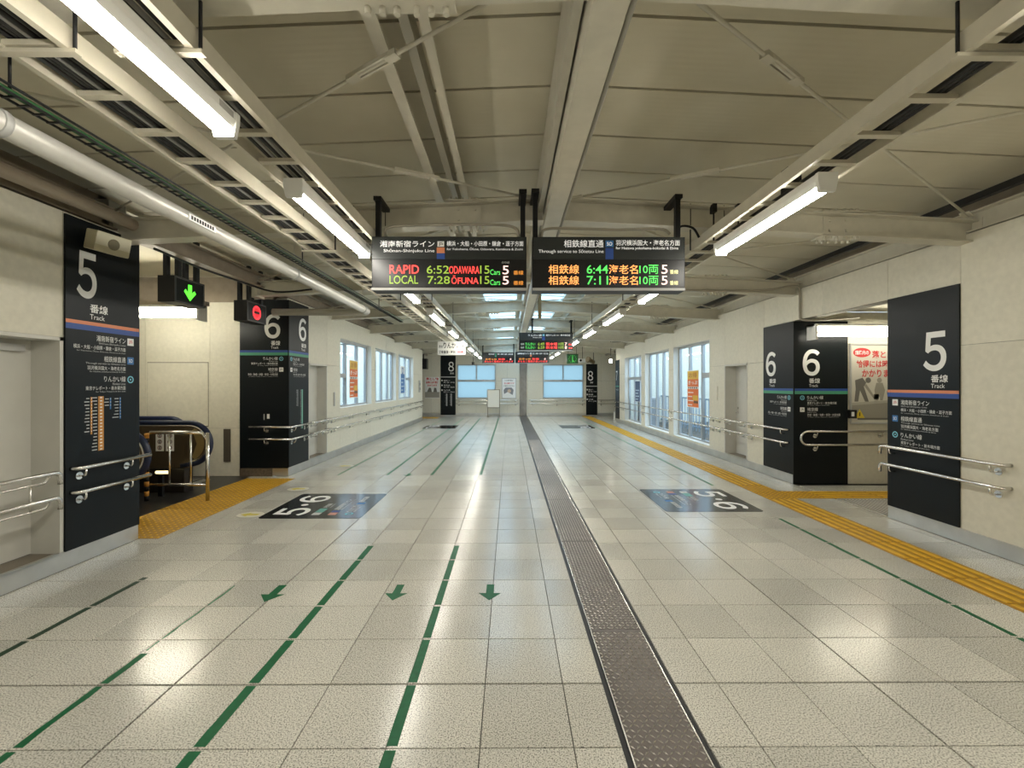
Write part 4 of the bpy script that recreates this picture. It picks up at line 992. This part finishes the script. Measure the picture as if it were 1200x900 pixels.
# green dial clock
t = thing('wall_clock', (3.1, 19.4, 2.5), 'dark green hanging clock with a pale dial of dots and hands', 'clock')
MB().box(2.53,3.03,19.35,19.5,2.50,2.92).build('casing', mat('clock_green',(0.02,0.09,0.03),0.4), t)
f = F_front(2.53, 19.35); mb = MB()
for i in range(12): mb.disc(f, 0.25+0.16*math.cos(i*PI/6), 2.71+0.16*math.sin(i*PI/6), 0.013, 0, 0.003, 8)
mb.build('dial_marks', L_GRN, t)
MB().fbox(f,0.24,0.26,2.58,2.84,0,0.004).build('hand', L_GRN, t); MB().fbox(f,0.25,0.33,2.60,2.62,0,0.004).build('hand', L_GRN, t)
for x in (2.6,2.96): MB().cyl((x,19.42,2.92),(x,19.42,3.35),0.01,6).build('hanger_rod', M_BLACK, t)
# horn + spotlight by far panel
t = thing('loudspeaker', (3.7, 20.5, 2.55), 'dark brown horn loudspeaker on a bracket near the clock', 'loudspeaker')
MB().tube([(3.95,20.6,2.62),(3.7,20.45,2.72)], 0.10, 12).build('body', mat('horn_brown',(0.18,0.14,0.08),0.5), t)
MB().tube([(3.70,20.45,2.72),(3.62,20.40,2.75)], 0.14, 12).build('horn_mouth', mat('horn_brown2',(0.26,0.20,0.12),0.5), t); MB().cyl((3.95,20.6,2.7),(3.95,20.6,3.3),0.015,8).build('bracket', M_BLACK, t)
t = thing('camera_box', (3.3, 19.8, 2.55), 'white security camera between the clock and the horn', 'camera')
MB().box(3.15,3.42,19.75,19.95,2.58,2.74).build('body', M_LAMPW, t); MB().cyl((3.2,19.75,2.66),(3.2,19.7,2.66),0.05,12).build('lens', M_BLACK, t); MB().cyl((3.3,19.85,2.74),(3.3,19.85,3.3),0.012,6).build('bracket', M_BLACK, t)
t = thing('camera_box', (-1.6, 16, 2.6), 'small dark camera hanging under the lamp row before the end wall', 'camera')
MB().box(-1.62,-1.52,18.9,19.1,2.42,2.55).build('body', M_BLACK, t); MB().cyl((-1.57,19.0,2.55),(-1.57,19.0,2.86),0.012,6).build('bracket', M_BLACK, t)
t = thing('pendant_lamp', (4.3, 18.3, 2.5), 'small lit pendant bulb on a thin rod by the far window wall', 'lamp')
MB().cyl((4.2,18.2,2.6),(4.2,18.2,zd(4.2)),0.01,6).build('rod', M_BLACK, t); MB().tube([(4.2,18.2,2.62),(4.2,18.2,2.56),(4.2,18.2,2.48)],0.06,10).build('bulb', mat('bulb_glow',(1,0.95,0.85),0.5,emit=6), t)

# loudspeaker on the panel
t = thing('loudspeaker', (-3.7, 4.1, 2.8), 'cream box loudspeaker with a round grille on top of the track 5 panel', 'loudspeaker')
ct = Vector((-3.63, 4.05, 2.875)); rot = Matrix.Rotation(math.radians(80), 3, 'Z') @ Matrix.Rotation(math.radians(13), 3, 'X')
fs = Frame(ct, rot @ Vector((1,0,0)), rot @ Vector((0,0,1)))
M_SPK = mat('speaker_cream', (0.50,0.46,0.31), 0.5)
MB().poly(fs, rrect(-0.15,0.15,-0.088,0.088,0.012,3), -0.115, 0.0).build('body', M_SPK, t)
MB().fbox(fs,-0.147,0.147,-0.03,0.085,0,0.004).build('front_cover', mat('speaker_front',(0.62,0.59,0.45),0.5), t)
MB().disc(fs, 0.0, 0.0, 0.05, 0.004, 0.007).build('grille', mat('grille_brown',(0.20,0.18,0.12),0.7), t)
MB().cyl((-3.745,4.07,2.90), (-3.818,4.1,2.92), 0.02, 8).build('bracket', M_BLACK, t)

# ------------------------------------------------------------------ handrails
def arcpts(c, a, b, n=6):   # quarter turn from c+a to c+b
    return [Vector(c) + Vector(a)*math.cos(PI/2*i/n) + Vector(b)*math.sin(PI/2*i/n) for i in range(n+1)]
def handrail(fr, u0, u1, label, ends=('wall','wall'), zs=(0.862,0.652), off=0.085, base_n=0.0, brk=None, group=None):
    t = thing('handrail', fr.p((u0+u1)/2, 0.65, off/2), label, 'handrail', group)
    for z in zs:
        p = []; r = 0.045
        P = lambda u, zz, n: fr.p(u, zz, n)
        if ends[0] == 'wall': p += [P(u0, z, base_n), P(u0, z, off-r)] + [P(u0+r-r*math.cos(a), z, off-r+r*math.sin(a)) for a in [PI/2*i/6 for i in range(1,7)]]
        elif ends[0] == 'down': p += [P(u0, z-0.10, off), P(u0, z-r, off)] + [P(u0+r-r*math.cos(a), z-r+r*math.sin(a), off) for a in [PI/2*i/6 for i in range(1,7)]]
        else: p += [P(u0, z, off)]
        if ends[1] == 'wall': p += [P(u1-r+r*math.sin(a), z, off-r+r*math.cos(a)) for a in [PI/2*i/6 for i in range(0,7)]] + [P(u1, z, base_n)]
        elif ends[1] == 'down': p += [P(u1-r+r*math.sin(a), z-r+r*math.cos(a), off) for a in [PI/2*i/6 for i in range(0,7)]] + [P(u1, z-0.10, off)]
        else: p += [P(u1, z, off)]
        MB().tube(p, 0.018, 12).build('rail', M_CHROME, t)
        bs = brk if brk is not None else [u0+0.14] + [u0 + (u1-u0)*i/max(1,round((u1-u0)/1.3)) for i in range(1, max(1,round((u1-u0)/1.3)))] + [u1-0.12]
        for ub in bs:
            mb = MB(); mb.disc(fr, ub, z-0.075, 0.034, base_n, base_n+0.007, 16)
            mb.tube([P(ub,z-0.075,base_n+0.005),P(ub,z-0.078,off-0.03)] + [P(ub,z-0.05-0.028*math.cos(a),off-0.03+0.03*math.sin(a)) for a in [PI/2*i/4 for i in range(1,5)]] + [P(ub,z-0.012,off)], 0.009, 8)
            mb.build('bracket', M_CHROME, t)
    return t
handrail(fl, 3.85, 4.62, 'short double steel handrail crossing the track 5 panel under the loudspeaker', ('wall','free'), base_n=0.02, brk=[3.92,4.40])
h = handrail(fl, 2.3, 3.70, 'double steel handrail in front of the near recessed door', ('free','down'), off=0.08, brk=[2.4])
for z in (0.79, 0.58): MB().tube([fl.p(3.28,z,-0.12),fl.p(3.28,z,0.04),fl.p(3.60,z,0.05),fl.p(3.62,z+0.03,0.06),fl.p(3.62,z+0.06,0.075)], 0.010, 8).disc(fl,3.28,z,0.034,-0.13,-0.12,16).build('support_arm', M_CHROME, h)
MB().cyl(fl.p(3.5,0.58,0.048), fl.p(3.5,0.79,0.048), 0.008, 8).build('support_post', M_CHROME, h)
h = handrail(F_front(0, 7.637), -4.46, -3.745, 'double steel handrail wrapping the escalator-side track 6 pillar', ('free','free'), brk=[-4.20])
for z in (0.862,0.652):
    MB().tube([(-3.755,7.552,z),(-3.74,7.56,z),(-3.74,8.34,z)], 0.018, 12).build('rail', M_CHROME, h)
    for yy in (7.72, 8.2):
        MB().disc(fl, yy, z-0.075, 0.034, 0.02, 0.027, 16).tube([fl.p(yy,z-0.075,0.02),fl.p(yy,z-0.078,0.07),fl.p(yy,z-0.05,0.095),fl.p(yy,z-0.012,0.1)], 0.009, 8).build('bracket', M_CHROME, h)
handrail(fl, 8.45, 9.25, 'short double handrail bridging the narrow grey door recess', ('wall','wall'), base_n=-0.03)
handrail(fl, 9.34, 19.2, 'long double steel handrail under the chest-high windows', ('wall','wall'))
handrail(fr_, -5.26, -3.95, 'short double steel handrail crossing the passage-mouth track 5 panel', ('down','wall'), base_n=0.0, brk=[-5.13,-4.05])
handrail(fr_, -8.30, -7.08, 'double steel handrail between the pale door and the track 6 pillar', ('wall','wall'), brk=[-8.2,-7.2])
handrail(fr_, -9.22, -8.40, 'short double handrail bridging the pale door recess', ('wall','wall'), base_n=-0.03)
handrail(fr_, -18.6, -9.32, 'long double steel handrail across the full-height windows', ('wall','wall'), brk=[-18.4,-17.5,-14.9,-12.3,-9.75,-9.45])
handrail(fe, -2.66, 0.42, 'double steel handrail on the end wall under the notice poster', ('wall','wall'), zs=(0.80,0.62))
handrail(fe, 0.98, 3.78, 'double steel handrail on the end wall under the window by the clock', ('wall','wall'), zs=(0.80,0.62))
handrail(fe, 4.45, 6.2, 'double steel handrail on the end wall in the far recess', ('wall','wall'), zs=(0.80,0.62))
# looped rail in right passage
h = thing('handrail', (5.4, 6.9, 0.65), 'looped steel handrail below the lost property poster', 'handrail')
r = 0.105
p = [(9.0,6.90,0.85),(4.70,6.90,0.85)] + [(4.70-r*math.sin(a), 6.90, 0.745+r*math.cos(a)) for a in [PI*i/12 for i in range(1,12)]] + [(4.70,6.90,0.64),(9.0,6.90,0.64)]
MB().tube(p, 0.018, 12).build('rail', M_CHROME, h)
ff6 = F_front(0, 6.969)
for x in (4.86, 5.9, 7.2):
    for z in (0.85, 0.64): MB().disc(ff6, x, z-0.075, 0.034, 0, 0.007, 16).tube([ff6.p(x,z-0.075,0.005),ff6.p(x,z-0.078,0.05),ff6.p(x,z-0.012,0.068)], 0.009, 8).build('bracket', M_CHROME, h)

# ------------------------------------------------------------------ escalators
def escalator(yn, yf, label, stickers=False):
    t = thing('escalator', (-6.5, (yn+yf)/2, 0), label, 'escalator')
    M_BR = mat('bronze_panel', (0.10,0.075,0.045), 0.35, 0.4); M_BELT = mat('handrail_belt', (0.008,0.016,0.05), 0.35)
    R, zc, xc = 0.31, 0.71, -4.78
    for y in (yn, yf):
        xc = -4.78 if y == (yn if stickers else yf) else -5.75
        path = [(-9.2,y,zc+R),(xc-0.3,y,zc+R)] + [(xc+R*math.sin(a), y, zc+R*math.cos(a)) for a in [PI*i/16 for i in range(0,17)]] + [(xc-0.12,y,zc-R-0.02)]
        MB().tube(path, 0.038, 10).build('handrail_belt', M_BELT, t)
        f = F_front(0, y)
        pts = [(-9.2,zc-R-0.05),(xc,zc-R-0.05)] + [(xc+(R-0.04)*math.sin(a), zc-(R-0.04)*math.cos(a)) for a in [PI*i/16 for i in range(0,17)]] + [(-9.2,zc+R-0.04)]
        MB().poly(f, pts, -0.02, 0.02).build('balustrade', M_BR, t)
        path2 = [(-9.2,y,zc+R-0.045),(xc,y,zc+R-0.045)] + [(xc+(R-0.045)*math.sin(a), y, zc+(R-0.045)*math.cos(a)) for a in [PI*i/16 for i in range(1,17)]]
        MB().tube(path2, 0.024, 8).build('trim_rail', M_CHROME, t)
        MB().poly(f, [(xc+(R-0.06)*math.sin(a)*0.92, zc-(R-0.06)*math.cos(a)) for a in [PI*i/16 for i in range(2,15)]][::1] + [(xc+0.05,zc+0.2),(xc+0.12,zc),(xc+0.05,zc-0.2)], 0.021, 0.024).build('brass_inlay', mat('brass',(0.42,0.32,0.14),0.35,0.6), t)
        MB().box(-9.2,xc-0.02,y-0.09,y+0.09,0.0,zc-R-0.05).build('skirt', mat('skirt_black',(0.02,0.016,0.013),0.35), t)
    MB().box(-9.2,-5.0,yn+0.09,yf-0.09,0.0,0.006).build('comb_plate', M_BRUSH, t)
    st = MB()
    for i in range(12): st.box(-9.2+i*0.34,-9.2+i*0.34+0.33,yn+0.1,yf-0.1,0.006,0.02)
    st.build('steps', mat('step_grey',(0.12,0.12,0.12),0.4,0.6), t)
    if stickers:
        f = F_front(0, yn-0.02)
        for u in (-5.27,-5.12):
            p = plate(f, u, u+0.12, 0.60, 0.88, M_WHITE, t, 'safety_sticker', 0.0, 0.003)
            for i in range(3):
                MB().ring(f, u+0.06, 0.65+i*0.09, 0.022, 0.033, 0.003, 0.0045, 14).build('prohibition_mark', mat('sticker_dark',(0.15,0.05,0.05),0.5), p)
                MB().fbox(f, u+0.052, u+0.068, 0.632+i*0.09, 0.668+i*0.09, 0.003, 0.004).build('pictogram', M_BLACK, p)
escalator(6.60, 7.48, 'escalator with dark belt and bronze balustrade along the cream access wall', True)
escalator(4.66, 5.46, 'escalator mostly hidden behind the track 5 panel')
# barrier
t = thing('barrier_rail', (-4.5, 6.05, 0), 'low steel barrier rail standing between the two escalators', 'barrier')
MB().cyl((-4.14,6.05,0.0),(-4.14,6.05,0.93),0.024,12).build('post', M_CHROME, t)
MB().tube([(-4.92,6.05,0.935),(-4.22,6.05,0.935)],0.024,10).build('top_rail', M_CHROME, t); MB().tube([(-4.22,6.05,0.935),(-4.16,6.05,0.84)],0.014,8).build('link', M_CHROME, t)
MB().tube([(-4.92,6.05,0.22),(-4.14,6.05,0.22)],0.018,10).build('bottom_rail', M_CHROME, t)
for x in (-4.66,-4.37): MB().cyl((x,6.05,0.22),(x,6.05,0.93),0.014,10).build('baluster', M_CHROME, t)
t2 = thing('hazard_pole', (-4.97, 6.05, 0), 'thin pole striped black and orange at the end of the barrier rail', 'pole')
for i in range(14):
    MB().cyl((-4.97,6.05,i*0.066),(-4.97,6.05,(i+1)*0.066),0.028,12).build('stripe', M_BLACK if i % 2 == 0 else mat('hazard_orange',(0.55,0.24,0.03),0.5), t2)
t = thing('floor_lamp_fixture', (-5.0, 6.4, 0.3), 'glowing capsule guide light low between the escalators', 'lamp')
MB().tube([(-5.04,6.3,0.34),(-4.86,6.3,0.34)],0.022,10).build('tube', mat('guide_light',(1.0,0.85,0.42),0.5,emit=0.7), t); MB().box(-5.0,-4.94,6.28,6.32,0.0,0.31).build('stand', M_BLACK, t)

# ------------------------------------------------------------------ passage tube lamps
def tube_lamp(x0, x1, y, z, label, es, nm):
    t = thing('tube_lamp', ((x0+x1)/2, y, z), label, 'ceiling lamp')
    MB().box(x0, x1, y-0.05, y+0.12, z+0.085, z+0.12).build('housing', M_LAMPW, t)
    MB().box(x0, x1, y+0.02, y+0.035, z+0.0, z+0.085).build('reflector', M_LAMPW, t)
    for dz in (-0.045,0.055): MB().cyl((x0+0.03,y-0.02,z+dz),(x1-0.03,y-0.02,z+dz),0.024,10).build('tube', mat(nm,(1.0,0.95,0.80),0.5,emit=es), t)
    for x in (x0,x1-0.03): MB().box(x,x+0.03,y-0.08,y+0.12,z-0.12,z+0.12).build('end_cap', M_LAMPW, t)
tube_lamp(-6.4, -4.74, 6.8, 2.69, 'twin tube lamp hanging in front of the escalator wall', 17, 'escalator_tube')
tube_lamp(4.66, 6.5, 6.74, 2.40, 'twin tube lamp glowing above the lost property poster', 6.5, 'poster_tube')
MB_h = thing('lamp_hanger', (-5.5, 6.8, 2.72), 'steel channel carrying the twin tube lamp before the escalator wall', 'channel')
MB().box(-6.6,-4.7,6.81,6.91,2.815,2.88).build('channel', M_STEELB, MB_h)
for x in (-6.3,-5.0): MB().cyl((x,6.86,2.88),(x,6.86,3.46),0.01,6).build('hanger_rod', M_BLACK, MB_h)

# ------------------------------------------------------------------ posters and small wall things
t = thing('poster', (5.9, 6.98, 1.2), 'framed poster with red lettering about dropped things and grey working figures', 'poster')
f = F_front(5.44, 6.975); Wp, z0p, z1p = 0.86, 0.99, 2.22
MB().fbox(f,0,Wp,z0p,z1p,0.0,0.012).build('sheet', mat('poster_paper',(0.60,0.58,0.50),0.4), t)
o = MB(); o.fbox(f,-0.02,Wp+0.02,z1p,z1p+0.025,0,0.025); o.fbox(f,-0.02,Wp+0.02,z0p-0.025,z0p,0,0.025); o.fbox(f,-0.02,0,z0p,z1p,0,0.025); o.fbox(f,Wp,Wp+0.02,z0p,z1p,0,0.025); o.build('frame', M_GREYM, t)
f = F_front(5.44, 6.963)
k = 22; MB().poly(f, [(0.17+0.14*math.cos(2*PI*i/k), 2.10+0.075*math.sin(2*PI*i/k)) for i in range(k)], 0, 0.001).build('bubble', M_RED, t)
text(f,'線路内の',0.06,2.065,0.28,2.135,M_WHITE,t,0.002,0.02)
text(f,'落とし物',0.33,2.01,0.80,2.13,M_RED,t,0.002,0.025); text(f,'拾得には時間が',0.08,1.86,0.80,1.98,M_RED,t,0.002,0.025); text(f,'かかります',0.17,1.71,0.72,1.83,M_RED,t,0.002,0.025)
M_PG = mat('poster_grey',(0.16,0.15,0.13),0.5); M_PG2 = mat('poster_lightgrey',(0.32,0.30,0.25),0.5)
MB().fbox(f,0.0,Wp,1.05,1.30,0,0.0006).build('track_picture', M_PG2, t)
MB().poly(f,[(0.0,1.30),(Wp,1.36),(Wp,1.32),(0.0,1.26)],0.0006,0.0012).build('platform_edge', mat('poster_mid',(0.45,0.43,0.36),0.5), t)
def pfig(pts, m=M_PG): MB().poly(f, pts, 0.0006, 0.0014).build('figure', m, t)
pfig([(0.06,1.66),(0.18,1.70),(0.24,1.62),(0.20,1.56),(0.28,1.32),(0.22,1.32),(0.14,1.50),(0.11,1.32),(0.05,1.32),(0.07,1.52)])
MB().disc(f,0.27,1.66,0.045,0.0006,0.0016,12).build('figure', M_PG, t)
pfig([(0.24,1.60),(0.40,1.36),(0.37,1.35),(0.20,1.58)], M_PG2)
pfig([(0.40,1.62),(0.50,1.62),(0.54,1.50),(0.50,1.34),(0.46,1.34),(0.45,1.46),(0.43,1.34),(0.39,1.34),(0.37,1.50)], M_PG2); MB().disc(f,0.45,1.66,0.04,0.0006,0.0016,12).build('figure', M_PG2, t)
pfig([(0.36,1.44),(0.44,1.44),(0.44,1.36),(0.36,1.36)]); MB().ring(f,0.70,1.46,0.10,0.13,0.0006,0.0014).build('figure', M_PG, t)
plate(f,0.10,Wp,1.03,1.06,M_PG,t,'caption_bar',0.0006,0.0014)
# warning sticker and black unit
t = thing('warning_sticker', (5.53, 6.95, 0.98), 'small yellow triangular warning sticker on the poster frame', 'sticker')
f = F_front(5.48, 6.945); MB().poly(f,[(0,1.06),(0.16,1.06),(0.08,1.20)],0,0.003).build('triangle', mat('warn_yellow',(0.7,0.52,0.04),0.5), t); MB().fbox(f,0.073,0.087,1.09,1.15,0.003,0.004).build('mark', M_BLACK, t)
t = thing('wall_switch_box', (5.42, 6.93, 1.05), 'small black box clipped to the edge of the passage track 6 pillar', 'switch box')
MB().box(5.37,5.48,6.90,6.968,1.06,1.19).build('body', M_BLACK, t); MB().box(5.395,5.435,6.893,6.90,1.09,1.16).build('label_plate', M_WHITE, t)

def window_poster(fr, u0, u1, z0, z1, n, style, label):
    t = thing('window_poster', fr.p((u0+u1)/2, z0, n), label, 'poster')
    f = Frame(fr.p(u0, 0, n), fr.U, fr.V); W = u1-u0; H = z1-z0
    MB().fbox(f,0,W,z0,z1,0,0.006).build('sheet', M_WHITE, t); g = Frame(f.p(0,0,0.006), fr.U, fr.V)
    if style == 'orange':
        M_PO = mat('poster_orange',(0.72,0.16,0.03),0.45); M_PY = mat('poster_yellow',(0.72,0.46,0.05),0.45)
        plate(g,0.03*W,0.97*W,z0+0.76*H,z0+0.98*H,M_PY,t,'yellow_field'); plate(g,0.03*W,0.97*W,z0+0.02*H,z0+0.76*H,M_PO,t,'orange_field')
        text(g,'お得',0.15*W,z0+0.80*H,0.85*W,z0+0.94*H,mat('poster_brown',(0.5,0.2,0.02),0.5),t,0.003,0.02)
        text(g,'きっぷ',0.1*W,z0+0.62*H,0.9*W,z0+0.72*H,M_WHITE,t,0.003,0.02)
        plate(g,0.03*W,0.97*W,z0+0.50*H,z0+0.56*H,M_WHITE,t,'white_strip',0.0015,0.0025)
        mb = MB(); [mb.fbox(g,(0.1+0.17*i)*W,(0.2+0.17*i)*W,z0+0.51*H,z0+0.55*H,0.0025,0.0035) for i in range(5)]; mb.build('print_marks', M_BLACK, t)
        plate(g,0.5*W,0.92*W,z0+0.20*H,z0+0.33*H,M_PY,t,'price_field',0.0015,0.0025); plate(g,0.58*W,0.95*W,z0+0.12*H,z0+0.18*H,mat('poster_dark',(0.15,0.08,0.03),0.5),t,'dark_field',0.0015,0.0025)
        mb = MB(); [mb.fbox(g,0.08*W,(0.45+0.1*(i%2))*W,z0+(0.06+0.11*i)*H,z0+(0.085+0.11*i)*H,0.0015,0.0025) for i in range(4)]; mb.build('print_lines', M_WHITE, t)
    else:
        c = mat('poster_blue',(0.05,0.17,0.45),0.45) if style == 'blue' else mat('poster_navy',(0.05,0.09,0.20),0.45)
        plate(g,0.04*W,0.96*W,z0+0.02*H,z0+(0.72 if style == 'blue' else 0.98)*H,c,t,'blue_field')
        if style == 'blue': MB().ring(g,W/2,z0+0.84*H,0.08,0.13,0,0.002,20).build('emblem', c, t)
        mb = MB(); [mb.fbox(g,0.15*W,(0.6+0.2*(i%2))*W,z0+(0.1+0.14*i)*H,z0+(0.15+0.14*i)*H,0.0015,0.0025) for i in range(4)]; mb.build('print_lines', mat('poster_pale',(0.5,0.62,0.75),0.5), t)
    return t
window_poster(fl, 10.86, 11.45, 1.25, 2.20, -0.11, 'orange', 'orange and yellow poster taped to a chest-high window')
window_poster(fl, 15.95, 16.55, 1.25, 2.25, -0.11, 'blue', 'white poster with blue print taped to a chest-high window')
window_poster(fr_, -11.50, -10.80, 1.0, 1.95, -0.13, 'orange', 'orange and yellow poster taped to a full-height window')
window_poster(fr_, -16.3, -15.65, 0.95, 1.72, -0.13, 'navy', 'dark blue poster taped to a full-height window')
# end wall notice
t = thing('poster', (-0.03, 21.98, 0.87), 'white notice poster with a small picture on the end wall', 'poster')
f = F_front(-0.39, YEND-0.002); MB().fbox(f,0,0.73,0.87,1.90,0,0.012).build('frame', M_GREYM, t); MB().fbox(f,0.03,0.70,0.90,1.87,0.012,0.014).build('sheet', M_WHITE, t); g = F_front(-0.39, YEND-0.016)
text(g,'この先階段は',0.15,1.74,0.57,1.81,M_BLACK,t,0.002,0.02); text(g,'左側通行です',0.12,1.59,0.63,1.68,M_RED,t,0.002,0.02); text(g,'ご協力ください',0.10,1.47,0.64,1.54,M_BLACK,t,0.002,0.02)
MB().poly(g,[(0.12,1.1),(0.3,1.2),(0.55,1.05),(0.6,1.3),(0.5,1.42),(0.2,1.42),(0.1,1.3)],0,0.001).build('picture', mat('pic_grey',(0.22,0.22,0.24),0.5), t); MB().disc(g,0.38,1.25,0.09,0.001,0.002,14).build('picture', mat('pic_skin',(0.6,0.45,0.33),0.5), t)
t = thing('poster', (-4.1, 21.98, 0.9), 'poster with red lettering over grey figures beside the far track 8 panel', 'poster')
f = F_front(-4.22, YEND-0.002); MB().fbox(f,0,0.72,0.9,1.95,0,0.012).build('sheet', M_WHITE, t); g = F_front(-4.22, YEND-0.014)
text(g,'落とし物',0.05,1.78,0.67,1.92,M_RED,t,0.002,0.03); text(g,'拾得には時間が',0.05,1.62,0.67,1.74,M_RED,t,0.002,0.03); text(g,'かかります',0.12,1.48,0.6,1.58,M_RED,t,0.002,0.03)
plate(g,0.0,0.72,0.92,1.2,M_PG2,t,'picture'); MB().poly(g,[(0.1,1.2),(0.2,1.42),(0.3,1.4),(0.34,1.2)],0,0.002).build('figure', M_PG, t); MB().poly(g,[(0.42,1.2),(0.46,1.42),(0.56,1.4),(0.6,1.2)],0,0.002).build('figure', M_PG, t)
# steel column cover on end wall
t = thing('joint_cover_column', (0.69, 21.98, 0), 'steel expansion joint cover rising up the end wall from the floor strip', 'column cover')
MB().fbox(fe,0.50,0.88,0.0,3.55,0.0,0.02).build('plate', mat('dark_steel',(0.30,0.29,0.27),0.35,0.8,var=0.2,scale=3), t)
for x in (0.50,0.865): MB().fbox(fe,x,x+0.015,0.0,3.55,0.02,0.03).build('edge_strip', M_CHROME, t)
# notice board on stand
t = thing('notice_stand', (-0.8, 21.3, 0), 'white blank notice board on a low brown two-legged stand', 'notice board')
f = F_front(-1.08, 21.2); M_NB = mat('stand_brown',(0.20,0.17,0.12),0.5)
MB().fbox(f,0,0.62,0.44,1.34,0,0.025).build('frame', M_NB, t); MB().fbox(f,0.035,0.585,0.475,1.305,0.025,0.03).build('board', mat('notice_white',(0.70,0.68,0.60),0.5), t)
for u in (0.02,0.58): MB().fbox(f,u,u+0.03,0,0.44,-0.01,0.02).build('leg', M_NB, t); MB().fbox(f,u-0.01,u+0.04,0,0.03,-0.2,0.2).build('foot', M_NB, t)
MB().fbox(f,0.05,0.58,0.1,0.13,0,0.02).build('cross_bar', M_NB, t)
tag(MB().box(0.60,0.67,9.2,9.26,2.98,3.695).build('hanging_plate', mat('brown_plate',(0.20,0.15,0.07),0.5)), 'narrow brown plate hanging from the skylight beside the ridge girder', 'plate')
# bin
t = thing('waste_bin', (4.85, 19.6, 0), 'small cream waste bin near the end of the ribbed strip', 'bin')
MB().poly(Frame((4.85,19.6,0),(1,0,0),(0,1,0)), rrect(-0.17,0.17,-0.14,0.14,0.03,3), 0.0, 0.34).build('body', mat('bin_cream',(0.6,0.57,0.48),0.5), t); MB().poly(Frame((4.85,19.6,0),(1,0,0),(0,1,0)), rrect(-0.18,0.18,-0.15,0.15,0.03,3), 0.34, 0.37).build('lid', M_GREYM, t)
# small wall plates by doors
tag(MB().fbox(fr_,-9.62,-9.54,1.25,1.55,0.001,0.02).build('wall_plate', M_WALL), 'small cream upright plate on the wall between poster window and pale door', 'wall plate')
tag(MB().fbox(fl,9.6,9.66,1.12,1.42,0.001,0.02).build('wall_plate', M_GREYM), 'small grey upright plate beside the narrow grey door', 'wall plate')
t = thing('intercom', (-3.82, 18.8, 1.3), 'grey intercom box with black buttons at the end of the chest-high window wall', 'intercom')
MB().fbox(fl,18.6,18.85,1.25,1.75,0.001,0.03).build('body', M_GREYM, t); MB().fbox(fl,18.68,18.78,1.55,1.65,0.03,0.035).build('button', M_BLACK, t); MB().fbox(fl,18.68,18.78,1.35,1.45,0.03,0.035).build('button', M_BLACK, t)
# far left hanging sign & newel
t = thing('hanging_sign', (-3.9, 20.0, 2.3), 'dark hanging box sign above the far side passage', 'hanging sign')
MB().box(-4.1,-3.75,19.9,20.3,2.28,2.75).build('casing', M_BLACK, t); MB().box(-3.76,-3.745,19.95,20.25,2.33,2.7).build('face', mat('sign_olive',(0.05,0.05,0.02),0.4), t); MB().box(-3.95,-3.9,20.05,20.1,2.75,3.3).build('hanger_post', M_BLACK, t)
t = thing('escalator_newel', (-4.6, 20.5, 0), 'dark rounded handrail end of the far escalator', 'handrail')
MB().tube([(-6.5,20.9,0.95),(-4.5,20.9,0.95)] + [(-4.5+0.3*math.sin(a),20.9,0.65+0.3*math.cos(a)) for a in [PI*i/12 for i in range(1,13)]], 0.045, 8).build('belt', M_BLACK, t)
MB().box(-6.5,-4.5,20.87,20.93,0.0,0.9).build('panel', mat('newel_panel',(0.3,0.27,0.2),0.4), t)
# grating in the right passage mouth
t = thing('floor_grating', (5.1, 5.7, 0), 'striped steel floor grating at the mouth of the poster passage', 'grating')
MB().box(4.62,5.6,5.35,6.05,0.0003,0.0015).build('bed', mat('grate_dark',(0.03,0.028,0.022),0.7), t)
mb = MB()
for i in range(20): mb.box(4.63+i*0.048,4.651+i*0.048,5.36,6.04,0.0015,0.005)
mb.build('bars', mat('grate_bar',(0.55,0.52,0.45),0.4), t)
# ceiling joint pocket plate seen beside near cover
print('objects', len(bpy.data.objects), 'tris approx', sum(len(m.polygons)*2 for m in bpy.data.meshes))
